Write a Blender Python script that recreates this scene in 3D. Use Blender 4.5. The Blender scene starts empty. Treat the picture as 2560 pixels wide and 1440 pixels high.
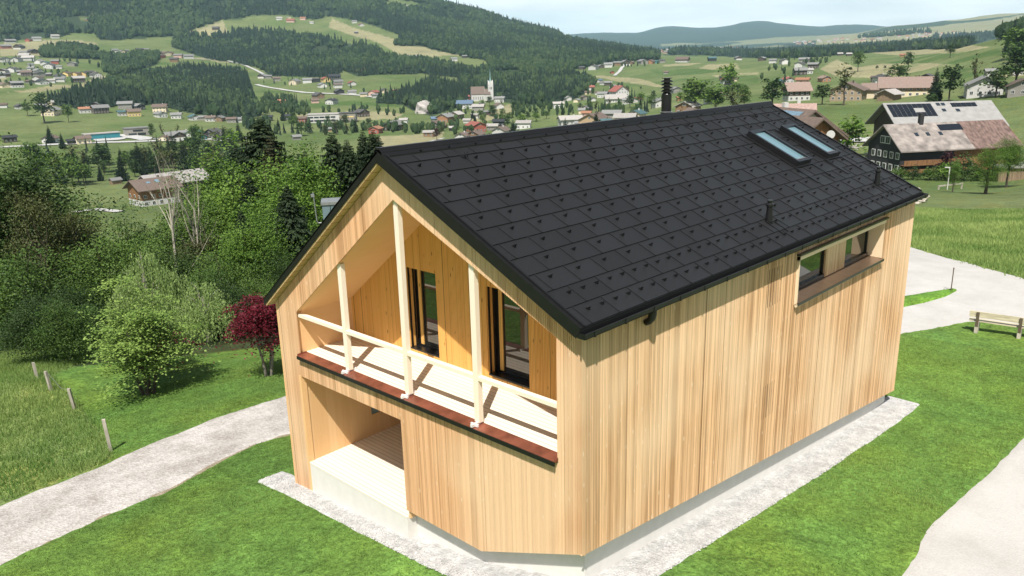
import bpy, bmesh, math, random
import numpy as np
from mathutils import Vector, Matrix
random.seed(7); rng = np.random.default_rng(7)
S = bpy.context.scene
COL = S.collection

# ---------------------------------------------------------------- camera
CP = np.array([-8.752, -7.032, 3.85])
FPX = 2011.68
def cam_axes(yaw, pitch, roll):
    cy, sy = math.cos(yaw), math.sin(yaw)
    f = np.array([cy*math.cos(pitch), sy*math.cos(pitch), -math.sin(pitch)])
    r = np.array([sy, -cy, 0.0]); u = np.cross(r, f)
    return math.cos(roll)*r+math.sin(roll)*u, -math.sin(roll)*r+math.cos(roll)*u, f
CR, CU, CF = cam_axes(0.7637, 0.2783, -0.0260)
cam = bpy.data.cameras.new('camera'); camo = bpy.data.objects.new('camera', cam); COL.objects.link(camo)
camo.matrix_world = Matrix(((CR[0], CU[0], -CF[0], CP[0]), (CR[1], CU[1], -CF[1], CP[1]), (CR[2], CU[2], -CF[2], CP[2]), (0, 0, 0, 1)))
cam.sensor_width = 36; cam.lens = 36*FPX/2560; cam.clip_start = 0.3; cam.clip_end = 60000
S.camera = camo
# ---------------------------------------------------------------- world, sun, exposure
SUN = np.array([-0.52, -0.36, 0.95]); SUN /= np.linalg.norm(SUN)
W = bpy.data.worlds.new('World'); S.world = W; W.use_nodes = True
wn = W.node_tree; wn.nodes.clear()
def wnode(t, **k):
    n = wn.nodes.new(t)
    for a, b in k.items(): setattr(n, a, b)
    return n
sky = wnode('ShaderNodeTexSky', sky_type='NISHITA', sun_disc=False)
sky.sun_elevation = math.asin(SUN[2]); sky.sun_rotation = math.atan2(SUN[0], SUN[1]); sky.air_density = 0.75; sky.dust_density = 1.5; sky.ozone_density = 1.5
tc = wnode('ShaderNodeTexCoord'); mp = wnode('ShaderNodeMapping'); mp.inputs['Scale'].default_value = (2.2, 2.2, 15)
nz = wnode('ShaderNodeTexNoise'); nz.inputs['Scale'].default_value = 1.9; nz.inputs['Detail'].default_value = 6; nz.inputs['Roughness'].default_value = 0.55
rp = wnode('ShaderNodeValToRGB'); rp.color_ramp.elements[0].position = 0.34; rp.color_ramp.elements[0].color = (.66, .66, .66, 1); rp.color_ramp.elements[1].position = 0.66; rp.color_ramp.elements[1].color = (1, 1, 1, 1)
cl = wnode('ShaderNodeMixRGB'); cl.inputs[2].default_value = (27., 26.7, 26.3, 1)
bg = wnode('ShaderNodeBackground'); bg.inputs['Strength'].default_value = 0.050; wo = wnode('ShaderNodeOutputWorld')
L = wn.links.new
L(tc.outputs['Generated'], mp.inputs[0]); L(mp.outputs[0], nz.inputs['Vector']); L(nz.outputs[0], rp.inputs[0])
spz = wnode('ShaderNodeSeparateXYZ'); L(tc.outputs['Generated'], spz.inputs[0]); em = wnode('ShaderNodeMapRange'); em.interpolation_type = 'SMOOTHSTEP'
em.inputs[1].default_value = .12; em.inputs[2].default_value = .40; em.inputs[3].default_value = 1.0; em.inputs[4].default_value = .06; L(spz.outputs['Z'], em.inputs[0])
mm = wnode('ShaderNodeMath', operation='MULTIPLY'); L(rp.outputs[0], mm.inputs[0]); L(em.outputs[0], mm.inputs[1]); L(mm.outputs[0], cl.inputs[0])
L(sky.outputs[0], cl.inputs[1]); L(cl.outputs[0], bg.inputs[0]); L(bg.outputs[0], wo.inputs[0])
sl = bpy.data.lights.new('sun', 'SUN'); sl.energy = 5.0; sl.angle = math.radians(0.5); sl.color = (1.0, 0.955, 0.885)
so = bpy.data.objects.new('sun', sl); COL.objects.link(so)
so.rotation_euler = Vector(SUN).to_track_quat('Z', 'Y').to_euler()
S.view_settings.view_transform = 'Standard'; S.view_settings.look = 'None'; S.view_settings.exposure = 0.50; S.view_settings.gamma = 1
S.cycles.max_bounces = 6; S.cycles.transparent_max_bounces = 6; S.cycles.volume_bounces = 0
S.cycles.use_denoising = True

# ---------------------------------------------------------------- projection helpers (survey of the place from the camera point)
def ray(x, y):
    d = CF+CR*(x-1280)/FPX-CU*(y-720)/FPX
    return d
def pr(P):
    d = np.asarray(P, float)-CP; z = d@CF
    return np.stack([1280+FPX*(d@CR)/z, 720-FPX*(d@CU)/z], -1)
def az_of(x, y=145):
    d = ray(x, y); return math.atan2(d[1], d[0])
def z_at(az, d, y):
    # height of the point at horizontal distance d and azimuth az that shows at image row y
    h = np.array([math.cos(az), math.sin(az), 0.0])
    k = (720-y)/FPX
    a = h*d; num = k*(a@CF)-(a@CU); den = CU[2]-k*CF[2]
    return CP[2]+num/den

# ---------------------------------------------------------------- materials
MATS = {}
def nt(name):
    m = bpy.data.materials.new(name); m.use_nodes = True; m.node_tree.nodes.clear(); MATS[name] = m
    return m, m.node_tree.nodes, m.node_tree.links
def principled(N, Lk, **k):
    b = N.new('ShaderNodeBsdfPrincipled'); o = N.new('ShaderNodeOutputMaterial'); Lk.new(b.outputs[0], o.inputs[0])
    for a, v in k.items():
        b.inputs[a.replace('_', ' ')].default_value = v
    return b
def simple(name, col, rough=0.7, var=0.12, scale=3.0, stretch=(1, 1, 1), metal=0.0, bump=0.0, spec=0.4, objvar=0.0):
    m, N, K = nt(name)
    b = principled(N, K, Roughness=rough, Metallic=metal); b.inputs['Specular IOR Level'].default_value = spec
    t = N.new('ShaderNodeTexCoord'); mp = N.new('ShaderNodeMapping'); mp.inputs['Scale'].default_value = stretch
    n = N.new('ShaderNodeTexNoise'); n.inputs['Scale'].default_value = scale; n.inputs['Detail'].default_value = 5
    K.new(t.outputs['Object'], mp.inputs[0]); K.new(mp.outputs[0], n.inputs['Vector'])
    r = N.new('ShaderNodeMapRange'); r.inputs[1].default_value = 0.3; r.inputs[2].default_value = 0.7; r.inputs[3].default_value = 1-var; r.inputs[4].default_value = 1+var
    K.new(n.outputs[0], r.inputs[0])
    v = N.new('ShaderNodeVectorMath'); v.operation = 'SCALE'; v.inputs[0].default_value = col; K.new(r.outputs[0], v.inputs['Scale'])
    out = v.outputs[0]
    if objvar:
        oi = N.new('ShaderNodeObjectInfo'); r2 = N.new('ShaderNodeMapRange'); r2.inputs[3].default_value = 1-objvar; r2.inputs[4].default_value = 1+objvar
        K.new(oi.outputs['Random'], r2.inputs[0]); v2 = N.new('ShaderNodeVectorMath'); v2.operation = 'SCALE'; K.new(out, v2.inputs[0]); K.new(r2.outputs[0], v2.inputs['Scale']); out = v2.outputs[0]
    K.new(out, b.inputs['Base Color'])
    if bump:
        bp = N.new('ShaderNodeBump'); bp.inputs['Strength'].default_value = bump; bp.inputs['Distance'].default_value = 0.02; K.new(n.outputs[0], bp.inputs['Height']); K.new(bp.outputs[0], b.inputs['Normal'])
    return m
def wood(name, light, dark, board=0.14, fine=0.0, axis='Y', along='Z', streak=0.35, knots=0.0, weather=0.0, rough=0.6, seam=0.0):
    # planed softwood: per-board tint, long grain streaks, knots, weather stains
    m, N, K = nt(name); b = principled(N, K, Roughness=rough); b.inputs['Specular IOR Level'].default_value = 0.25
    t = N.new('ShaderNodeTexCoord'); sep = N.new('ShaderNodeSeparateXYZ'); K.new(t.outputs['Object'], sep.inputs[0])
    def M(op, a, bb=None):
        n = N.new('ShaderNodeMath'); n.operation = op
        for i, q in enumerate((a, bb)):
            if q is None: continue
            if isinstance(q, (int, float)): n.inputs[i].default_value = q
            else: K.new(q, n.inputs[i])
        return n.outputs[0]
    ax = sep.outputs['XYZ'.index(axis)] if axis != 'XY' else M('ADD', sep.outputs[0], sep.outputs[1])
    if board < .3: ax2 = M('ADD', ax, M('ADD', M('MULTIPLY', M('SINE', M('MULTIPLY', ax, 7.3)), .045), M('MULTIPLY', M('SINE', M('MULTIPLY', ax, 17.1)), .02)))
    else: ax2 = ax
    q = M('DIVIDE', ax2 if fine else ax, board); fl = M('FLOOR', q); wn_ = N.new('ShaderNodeTexWhiteNoise'); wn_.noise_dimensions = '1D'; K.new(fl, wn_.inputs['W'])
    sc = [34.0, 34.0, 34.0]; sc['XYZ'.index(along)] = 1.5
    mp = N.new('ShaderNodeMapping'); mp.inputs['Scale'].default_value = sc; K.new(t.outputs['Object'], mp.inputs[0])
    addv = N.new('ShaderNodeVectorMath'); addv.operation = 'ADD'; K.new(mp.outputs[0], addv.inputs[0]); cmb = N.new('ShaderNodeCombineXYZ')
    for i in range(3): K.new(M('MULTIPLY', wn_.outputs[0], 37.0), cmb.inputs[i])
    K.new(cmb.outputs[0], addv.inputs[1])
    n1 = N.new('ShaderNodeTexNoise'); n1.inputs['Scale'].default_value = 1.0; n1.inputs['Detail'].default_value = 4; K.new(addv.outputs[0], n1.inputs['Vector'])
    f = M('ADD', M('MULTIPLY', wn_.outputs[0], 0.75 if fine > .7 else .55), M('MULTIPLY', M('SUBTRACT', n1.outputs[0], 0.35), streak*3.2))
    if fine:
        w2 = N.new('ShaderNodeTexWhiteNoise'); w2.noise_dimensions = '1D'; K.new(M('FLOOR', M('DIVIDE', ax, .037)), w2.inputs['W']); f = M('ADD', f, M('MULTIPLY', M('SUBTRACT', w2.outputs[0], .5), fine))
    mx = N.new('ShaderNodeMixRGB'); mx.inputs[1].default_value = (*light, 1); mx.inputs[2].default_value = (*dark, 1); K.new(f, mx.inputs[0]); mx.use_clamp = True
    fc = N.new('ShaderNodeClamp'); K.new(f, fc.inputs[0]); K.new(fc.outputs[0], mx.inputs[0]); out = mx.outputs[0]
    if weather:
        sc2 = [30.0, 30.0, 30.0]; sc2['XYZ'.index(along)] = 0.8
        mp2 = N.new('ShaderNodeMapping'); mp2.inputs['Scale'].default_value = sc2; K.new(t.outputs['Object'], mp2.inputs[0])
        n2 = N.new('ShaderNodeTexNoise'); n2.inputs['Scale'].default_value = 1.0; n2.inputs['Detail'].default_value = 7; n2.inputs['Roughness'].default_value = 0.7; K.new(mp2.outputs[0], n2.inputs['Vector'])
        r2 = N.new('ShaderNodeMapRange'); r2.inputs[1].default_value = 0.50; r2.inputs[2].default_value = 0.70; r2.inputs[3].default_value = 0; r2.inputs[4].default_value = weather; K.new(n2.outputs[0], r2.inputs[0])
        m2 = N.new('ShaderNodeMixRGB'); K.new(r2.outputs[0], m2.inputs[0]); K.new(out, m2.inputs[1]); m2.inputs[2].default_value = (.23, .16, .10, 1); out = m2.outputs[0]
        n4 = N.new('ShaderNodeTexNoise'); n4.inputs['Scale'].default_value = .35; n4.inputs['Detail'].default_value = 2; K.new(t.outputs['Object'], n4.inputs['Vector'])
        r4 = N.new('ShaderNodeMapRange'); r4.inputs[1].default_value = .42; r4.inputs[2].default_value = .62; r4.inputs[3].default_value = 0; r4.inputs[4].default_value = .5; K.new(n4.outputs[0], r4.inputs[0])
        m4 = N.new('ShaderNodeMixRGB'); K.new(r4.outputs[0], m4.inputs[0]); K.new(out, m4.inputs[1]); m4.inputs[2].default_value = (.80, .63, .43, 1); out = m4.outputs[0]
    if knots:
        sc3 = [13.0, 13.0, 13.0]; sc3['XYZ'.index(along)] = 4.0
        mp3 = N.new('ShaderNodeMapping'); mp3.inputs['Scale'].default_value = sc3; K.new(t.outputs['Object'], mp3.inputs[0])
        vo = N.new('ShaderNodeTexVoronoi'); vo.inputs['Scale'].default_value = 0.55; K.new(mp3.outputs[0], vo.inputs['Vector'])
        kc = (.80, .68, .52, 1) if knots > 0 else (.17, .07, .02, 1)
        r3 = N.new('ShaderNodeMapRange'); r3.inputs[1].default_value = 0.06; r3.inputs[2].default_value = 0.13; r3.inputs[3].default_value = abs(knots); r3.inputs[4].default_value = 0; K.new(vo.outputs['Distance'], r3.inputs[0])
        m3 = N.new('ShaderNodeMixRGB'); K.new(r3.outputs[0], m3.inputs[0]); K.new(out, m3.inputs[1]); m3.inputs[2].default_value = kc; out = m3.outputs[0]
    if seam:
        fr = M('FRACT', q); d_ = M('LESS_THAN', fr, seam/board); m5 = N.new('ShaderNodeMixRGB'); K.new(d_, m5.inputs[0]); K.new(out, m5.inputs[1]); m5.inputs[2].default_value = (light[0]*.25, light[1]*.2, light[2]*.15, 1); out = m5.outputs[0]
    K.new(out, b.inputs['Base Color'])
    return m
def leafmat(name, c1, c2, trans=0.20, rough=0.6):
    m, N, K = nt(name)
    at = N.new('ShaderNodeAttribute'); at.attribute_name = 'tint'
    oi = N.new('ShaderNodeObjectInfo')
    ad = N.new('ShaderNodeMath'); ad.operation = 'MULTIPLY_ADD'; K.new(oi.outputs['Random'], ad.inputs[0]); ad.inputs[1].default_value = 0.3; K.new(at.outputs['Fac'], ad.inputs[2])
    sb = N.new('ShaderNodeMath'); sb.operation = 'SUBTRACT'; K.new(ad.outputs[0], sb.inputs[0]); sb.inputs[1].default_value = 0.15; sb.use_clamp = True
    mx = N.new('ShaderNodeMixRGB'); K.new(sb.outputs[0], mx.inputs[0]); mx.inputs[1].default_value = (*c1, 1); mx.inputs[2].default_value = (*c2, 1)
    d = N.new('ShaderNodeBsdfPrincipled'); d.inputs['Roughness'].default_value = rough; d.inputs['Specular IOR Level'].default_value = 0.3; K.new(mx.outputs[0], d.inputs['Base Color'])
    t = N.new('ShaderNodeBsdfTranslucent'); K.new(mx.outputs[0], t.inputs[0])
    a = N.new('ShaderNodeMixShader'); a.inputs[0].default_value = trans; o = N.new('ShaderNodeOutputMaterial')
    K.new(d.outputs[0], a.inputs[1]); K.new(t.outputs[0], a.inputs[2]); K.new(a.outputs[0], o.inputs[0])
    return m

# ---------------------------------------------------------------- mesh builder
class MB:
    def __init__(s): s.v = []; s.f = []; s.m = []
    def add(s, vs, fs, mi=0):
        n = len(s.v); s.v += [tuple(v) for v in vs]; s.f += [tuple(i+n for i in f) for f in fs]; s.m += [mi]*len(fs); return s
    def box(s, a, b, mi=0):
        (x0, y0, z0), (x1, y1, z1) = a, b
        return s.add([(x0, y0, z0), (x1, y0, z0), (x1, y1, z0), (x0, y1, z0), (x0, y0, z1), (x1, y0, z1), (x1, y1, z1), (x0, y1, z1)],
                     [(0, 3, 2, 1), (4, 5, 6, 7), (0, 1, 5, 4), (1, 2, 6, 5), (2, 3, 7, 6), (3, 0, 4, 7)], mi)
    def quad(s, a, b, c, d, mi=0): return s.add([a, b, c, d], [(0, 1, 2, 3)], mi)
    def poly(s, pts, mi=0): return s.add(pts, [tuple(range(len(pts)))], mi)
    def prism(s, pts, vec, mi=0):
        # closed prism from a planar polygon and an extrusion vector
        n = len(pts); P = [tuple(p) for p in pts]; Q = [tuple(np.add(p, vec)) for p in pts]
        return s.add(P+Q, [tuple(range(n))[::-1], tuple(range(n, 2*n))]+[(i, (i+1) % n, n+(i+1) % n, n+i) for i in range(n)], mi)
    def tube(s, pts, rad, n=8, mi=0, cap=True):
        pts = [np.array(p, float) for p in pts]; rad = rad if hasattr(rad, '__len__') else [rad]*len(pts); base = len(s.v); up = None
        for i, p in enumerate(pts):
            t = pts[min(i+1, len(pts)-1)]-pts[max(i-1, 0)]; t = t/(np.linalg.norm(t)+1e-9)
            if up is None: up = np.array([0, 0, 1.0]) if abs(t[2]) < .9 else np.array([1.0, 0, 0])
            a = np.cross(t, up); a /= np.linalg.norm(a)+1e-9; bb = np.cross(a, t); up = bb
            for k in range(n):
                th = 2*math.pi*k/n; s.v.append(tuple(p+rad[i]*(a*math.cos(th)+bb*math.sin(th))))
        for i in range(len(pts)-1):
            for k in range(n): s.f.append((base+i*n+k, base+(i+1)*n+k, base+(i+1)*n+(k+1) % n, base+i*n+(k+1) % n)); s.m.append(mi)
        if cap:
            s.f.append(tuple(base+k for k in range(n))); s.m.append(mi); s.f.append(tuple(base+(len(pts)-1)*n+k for k in range(n))[::-1]); s.m.append(mi)
        return s
    def xf(s, M):
        s.v = [tuple(M @ Vector(v)) for v in s.v]; return s
    def mesh(s, name, mats):
        me = bpy.data.meshes.new(name); me.from_pydata(s.v, [], s.f)
        for m in (mats if isinstance(mats, (list, tuple)) else [mats]): me.materials.append(MATS[m] if isinstance(m, str) else m)
        if any(s.m): me.polygons.foreach_set('material_index', s.m)
        me.polygons.foreach_set('use_smooth', [False]*len(me.polygons)); me.update(); return me
    def build(s, name, mats, parent=None, loc=None, smooth=False):
        me = s.mesh(name, mats)
        bm = bmesh.new(); bm.from_mesh(me); bmesh.ops.recalc_face_normals(bm, faces=bm.faces); bm.to_mesh(me); bm.free()
        if smooth: me.polygons.foreach_set('use_smooth', [True]*len(me.polygons))
        return link(name, me, parent, loc)
def link(name, me, parent=None, loc=None):
    o = bpy.data.objects.new(name, me); COL.objects.link(o)
    if parent is not None: o.parent = parent
    if loc is not None: o.location = loc
    return o
def npmesh(name, V, Fq, mats, mi=None, tint=None, smooth=False):
    # fast mesh from numpy; Fq is an (n,3) or (n,4) array
    V = np.asarray(V, np.float32); Fq = np.asarray(Fq, np.int32); n, k = Fq.shape
    me = bpy.data.meshes.new(name); me.vertices.add(len(V)); me.vertices.foreach_set('co', V.ravel())
    me.loops.add(n*k); me.loops.foreach_set('vertex_index', Fq.ravel()); me.polygons.add(n)
    me.polygons.foreach_set('loop_start', np.arange(0, n*k, k, dtype=np.int32)); me.polygons.foreach_set('loop_total', np.full(n, k, np.int32))
    for m in (mats if isinstance(mats, (list, tuple)) else [mats]): me.materials.append(MATS[m])
    if mi is not None: me.polygons.foreach_set('material_index', np.asarray(mi, np.int32))
    me.polygons.foreach_set('use_smooth', np.full(n, bool(smooth)))
    me.update(calc_edges=True)
    if tint is not None:
        a = me.attributes.new('tint', 'FLOAT', 'FACE'); a.data.foreach_set('value', np.asarray(tint, np.float32))
    return me
def tag(o, label=None, cat=None, group=None, kind=None):
    if label: o['label'] = label
    if cat: o['category'] = cat
    if group: o['group'] = group
    if kind: o['kind'] = kind
    return o
def empty(name, loc, rz=0.0, label=None, cat=None, group=None):
    o = bpy.data.objects.new(name, None); COL.objects.link(o); o.location = [float(q) for q in loc]; o.rotation_euler = (0, 0, rz); o.empty_display_size = .3
    return tag(o, label, cat, group)
ORD = ['', 'first', 'second', 'third', 'fourth', 'fifth', 'sixth', 'seventh', 'eighth', 'ninth', 'tenth', 'eleventh', 'twelfth', '13th', '14th', '15th', '16th', '17th', '18th', '19th', '20th']+['%d%s' % (i, {1: 'st', 2: 'nd', 3: 'rd'}.get(i % 10, 'th')) for i in range(21, 400)]
# ---------------------------------------------------------------- terrain height
# near ground (metres, origin at the roof corner above the near house corner), far ground by distance rings
NEAR = np.array([(-.5, 9.9, -6.02), (-.6, 7, -5.75), (-.5, 4.6, -5.62), (-.5, 2.5, -5.5), (-.3, 1.2, -4.95), (-.6, -.6, -4.55), (1.2, -.6, -4.68), (4, -.7, -5.05), (7, -.7, -5.45),
    (10.5, -.7, -5.86), (14.9, -.8, -6.3), (15.6, 1, -6.3), (16, 4, -6.4), (16, 9, -6.7), (3, 10, -6.15), (9, 10.5, -6.6), (-1, 11.5, -6.3), (-5.1, 12.5, -6.35), (-4.5, 10, -6.1), (2.9, 14, -6.6), (7, 16, -6.9), (11, 18, -7.2),
    (1.5, 21.5, -7.6), (5, 18.5, -7.0), (-1, 26, -7.5), (-2, 16.5, -6.9), (-5, 17, -7.1), (-9, 12, -6.5), (-9, 20, -7.6), (4, 28, -8.3), (10, 26, -8.7), (-5, 7, -5.95), (-4, 3, -5.7), (-9, 3, -5.6), (-14, -2, -5.3), (-9, -7, -5.0), (-3, -3, -5.0),
    (1, -3, -4.95), (4, -3, -5.3), (8, -4, -5.75), (3, -7, -5.1), (12, -4, -6.15), (10, -9, -5.7), (18, 0, -6.4), (24, 0, -6.5), (22, -5, -6.3), (28, 4, -6.5), (34, 1, -6.4), (34, 8, -6.7), (25, 10, -6.8), (20, 18, -7.4), (16, 25, -8.5),
    (40, -3, -6.0), (40, 5, -6.1), (45, 9, -6.6), (46, 0, -6.2), (35, 17, -7.4), (28, 26, -8.8), (20, 34, -10.), (8, 38, -9.6), (-3, 38, -9.0), (-12, 34, -8.2), (2, 6.5, -6.0), (5, 6, -6.2), (10, 5, -6.4), (-20, 10, -6.5), (-20, -15, -5), (0, -20, -5), (20, -20, -6), (40, -15, -6)], float)
NEAR[:, :2] += 0
def _tps(r): return np.where(r > 1e-9, r*r*np.log(r+1e-12), 0)
_A = np.zeros((len(NEAR)+3,)*2); _D = np.hypot(NEAR[:, None, 0]-NEAR[None, :, 0], NEAR[:, None, 1]-NEAR[None, :, 1])
_A[:-3, :-3] = _tps(_D)+np.eye(len(NEAR))*2.0; _A[:-3, -3:] = np.c_[np.ones(len(NEAR)), NEAR[:, :2]]; _A[-3:, :-3] = _A[:-3, -3:].T
_wts = np.linalg.solve(_A, np.r_[NEAR[:, 2], 0, 0, 0])
def near_z(X, Y):
    X, Y = np.broadcast_arrays(np.asarray(X, float), np.asarray(Y, float)); s = X.shape; x = X.ravel(); y = Y.ravel()
    out = np.empty(len(x))
    for i in range(0, len(x), 40000):
        r = np.hypot(x[i:i+40000, None]-NEAR[None, :, 0], y[i:i+40000, None]-NEAR[None, :, 1])
        out[i:i+40000] = _tps(r)@_wts[:-3]+_wts[-3]+_wts[-2]*x[i:i+40000]+_wts[-1]*y[i:i+40000]
    return out.reshape(s)
# rings: distance -> [(image column, height)]  ('r' rows give the image row instead of a height)
RX = [-400, 0, 320, 640, 960, 1280, 1600, 1920, 2240, 2560, 2900]
RING = {
 45: [-9.2, -9.2, -9.3, -9.6, -8.6, -7.6, -7.2, -7, -6.9, -7, -6],
 60: [-15, -15, -15.5, -16, -13.5, -10, -9, -9, -8.7, -8.9, -7.5],
 80: [-24, -23, -23, -24, -20, -14, -12, -12, -11, -10.8, -9.5],
 110: [-33, -33, -33, -33, -28, -20, -16, -16, -14.8, -13.8, -12],
 150: [-40, -40, -40, -41, -35, -27, -20, -20, -19.5, -19.5, -16],
 200: [-44, -44, -44, -45, -41, -34, -24, -24, -26, -25, -20],
 260: [-47, -47, -47, -48, -46, -41, -27, -23, -25.5, -25.5, -18],
 350: [-50, -50, -50, -51, -50, -48, -30, -21.5, -21.5, -19, -12],
 450: [-52, -52, -52, -53, -52, -52, -32, -23, -21, -14, -4],
 600: [-55, -54, -55, -56, -53, -56, -36, -25, -23, -7, 5],
 800: [-50, -49, -50, -54, -56, -58, -44, -22.5, -19, 8, 25],
 1000: [-40, -40, -42, -50, -54, -54, -43, -19, -16, 20, 45],
 1300: [-22, -22, -27, -43, -36, -42, -31, -13, -12, 18, 50],
 1700: [-1, 3, -4, -20, -8, -10, -16, -9.5, -3, 8, 40],
 2200: [45, 50, 47, 38, 58, 30, -4, -14, -8, 8, 20],
 2700: [110, 120, 115, 114, 140, 77, 6, -14, -6, 15, 30],
 3300: None, 4200: None,
 5500: [560, 560, 560, 520, 260, 70, 10, 36, 92, 120, 150],
 7500: None,
 10000: [100, 100, 100, 100, 100, 150, 180, 200, 150, 150, 200],
 13000: None,
 17000: [0]*11, 18500: [-60]*11}
_LD = sorted(RING); _NA = 721
AZ = np.linspace(az_of(3300), az_of(-900), _NA)
def _row(d):
    if d == 3300: return [(-900, -300), (600, -180), (960, -60), (1080, -10), (1130, 8), (1200, 26), (1280, 56), (1350, 70), (1400, 85), (1440, 90), (1500, 106), (1550, 120), (1600, 129), (1650, 134), (1800, 137), (1920, 133), (2240, 123), (2560, 110), (3300, 100)]
    if d == 4200: return [(-900, -380), (600, -250), (960, -30), (1130, 60), (1280, 95), (1400, 120), (1500, 130), (1650, 136), (1920, 127), (2100, 116), (2240, 113), (2400, 109), (2560, 100), (3300, 95)]
    if d == 7500: return [(-900, 120), (1130, 120), (1300, 130), (1500, 133), (1800, 128), (2000, 108), (2100, 92), (2170, 79), (2210, 68), (2260, 62), (2300, 57), (2350, 50), (2400, 46), (2440, 40), (2480, 36), (2520, 34), (2560, 30), (2700, 24), (3300, 20)]
    if d == 13000: return [(-900, 100), (1200, 90), (1400, 84), (1450, 79), (1530, 80), (1600, 78), (1630, 66), (1660, 60), (1690, 60), (1730, 65), (1780, 66), (1820, 60), (1850, 50), (1880, 45), (1910, 46), (1950, 54), (2000, 61), (2050, 64), (2090, 59), (2140, 58), (2190, 60), (2250, 72), (2400, 90), (3300, 95)]
_Z = np.zeros((len(_LD), _NA)); _ax = np.array([az_of(x) for x in RX])
for i, d in enumerate(_LD):
    if RING[d] is not None: _Z[i] = np.interp(AZ, _ax[::-1], np.array(RING[d], float)[::-1])
    else:
        r = _row(d); rx = np.array([az_of(q[0]) for q in r]); rz = np.array([z_at(az_of(q[0]), d, q[1]) for q in r]); _Z[i] = np.interp(AZ, rx[::-1], rz[::-1])
_NL = 500; LG = np.linspace(math.log(40), math.log(18000), _NL)
_ZZ = np.stack([np.interp(LG, np.log(_LD), _Z[:, j]) for j in range(_NA)], 1)   # (_NL,_NA)
def _blur(a, s, ax):
    k = np.exp(-.5*(np.arange(-3*s, 3*s+1)/s)**2); k /= k.sum(); p = [(0, 0), (0, 0)]; p[ax] = (3*s, 3*s)
    return np.apply_along_axis(lambda v: np.convolve(v, k, 'valid'), ax, np.pad(a, p, mode='edge'))
_far = LG > math.log(2900)
_B = _blur(_blur(_ZZ, 7, 0), 10, 1); _B2 = _blur(_blur(_ZZ, 3, 0), 2, 1)
_w = np.clip((LG-math.log(2500))/.25, 0, 1)[:, None]; _ZZ = _B*(1-_w)+_B2*_w
_pn = np.random.default_rng(3).random((256, 256))
def vnoise(x, y):
    x = np.asarray(x, float); y = np.asarray(y, float); xi = np.floor(x).astype(int); yi = np.floor(y).astype(int); fx = x-xi; fy = y-yi
    fx = fx*fx*(3-2*fx); fy = fy*fy*(3-2*fy); g = lambda a, b: _pn[a % 256, b % 256]
    return (g(xi, yi)*(1-fx)+g(xi+1, yi)*fx)*(1-fy)+(g(xi, yi+1)*(1-fx)+g(xi+1, yi+1)*fx)*fy
def fbm(x, y, o=4):
    return sum(vnoise(x*2**i+17*i, y*2**i-9*i)*.5**i for i in range(o))/(2-.5**(o-1))
def H(X, Y):
    X, Y = np.broadcast_arrays(np.asarray(X, float), np.asarray(Y, float)); s = X.shape; X = X.ravel(); Y = Y.ravel()
    dx = X-CP[0]; dy = Y-CP[1]; d = np.hypot(dx, dy); a = np.arctan2(dy, dx)
    fi = np.clip((np.log(np.maximum(d, 40))-LG[0])/(LG[1]-LG[0]), 0, _NL-1.001); fj = np.clip((a-AZ[0])/(AZ[1]-AZ[0]), 0, _NA-1.001)
    i = fi.astype(int); j = fj.astype(int); u = fi-i; v = fj-j
    z = (_ZZ[i, j]*(1-v)+_ZZ[i, j+1]*v)*(1-u)+(_ZZ[i+1, j]*(1-v)+_ZZ[i+1, j+1]*v)*u
    amp = np.clip((d-60)/400, 0, 1)*np.clip(d*.006, 0, 26)
    sc = np.clip(d, 100, 2500)*.13
    lv = np.floor(np.log2(sc)*1.0); 
    z = z+amp*(fbm(X/90+3, Y/90, 3)-.5)*np.clip(1-(d-500)/2500, .0, 1)*.6+np.clip((d-900)/1500, 0, 1)*34*(fbm(X/420, Y/420, 4)-.5)
    w = np.clip((d-38)/14, 0, 1); w = w*w*(3-2*w); nearm = d < 53
    if nearm.any():
        zn = near_z(X[nearm], Y[nearm]); z[nearm] = zn*(1-w[nearm])+z[nearm]*w[nearm]
    return z.reshape(s)
_ts = np.exp(np.linspace(math.log(7), math.log(16000), 1500))
def hits(xs, ys):
    # ground points seen at the given image positions (vectorised march)
    xs = np.atleast_1d(np.asarray(xs, float)); ys = np.atleast_1d(np.asarray(ys, float)); out = np.full((len(xs), 3), np.nan)
    for b in range(0, len(xs), 400):
        D = CF[None]+CR[None]*((xs[b:b+400, None]-1280)/FPX)-CU[None]*((ys[b:b+400, None]-720)/FPX)
        hn = np.hypot(D[:, 0], D[:, 1]); D = D/hn[:, None]
        P = CP+D[:, None]*_ts[None, :, None]; g = P[..., 2]-H(P[..., 0], P[..., 1])
        neg = g < 0; k = np.argmax(neg, 1); ok = neg.any(1) & (k > 0)
        for q in np.where(ok)[0]:
            kk = k[q]; g0, g1 = g[q, kk-1], g[q, kk]; t = _ts[kk-1]+(_ts[kk]-_ts[kk-1])*g0/(g0-g1); p = CP+D[q]*t
            p[2] = H(p[0], p[1]); out[b+q] = p
    return out
def hit(x, y): return hits([x], [y])[0]
def dist(P): return float((np.asarray(P)-CP)@CF)
def inpoly(x, y, poly):
    x = np.asarray(x, float); y = np.asarray(y, float); c = np.zeros(x.shape, bool); n = len(poly)
    for i in range(n):
        x0, y0 = poly[i]; x1, y1 = poly[(i+1) % n]
        if y0 == y1: continue
        k = ((y0 > y) != (y1 > y)) & (x < (x1-x0)*(y-y0)/(y1-y0)+x0); c ^= k
    return c
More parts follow.
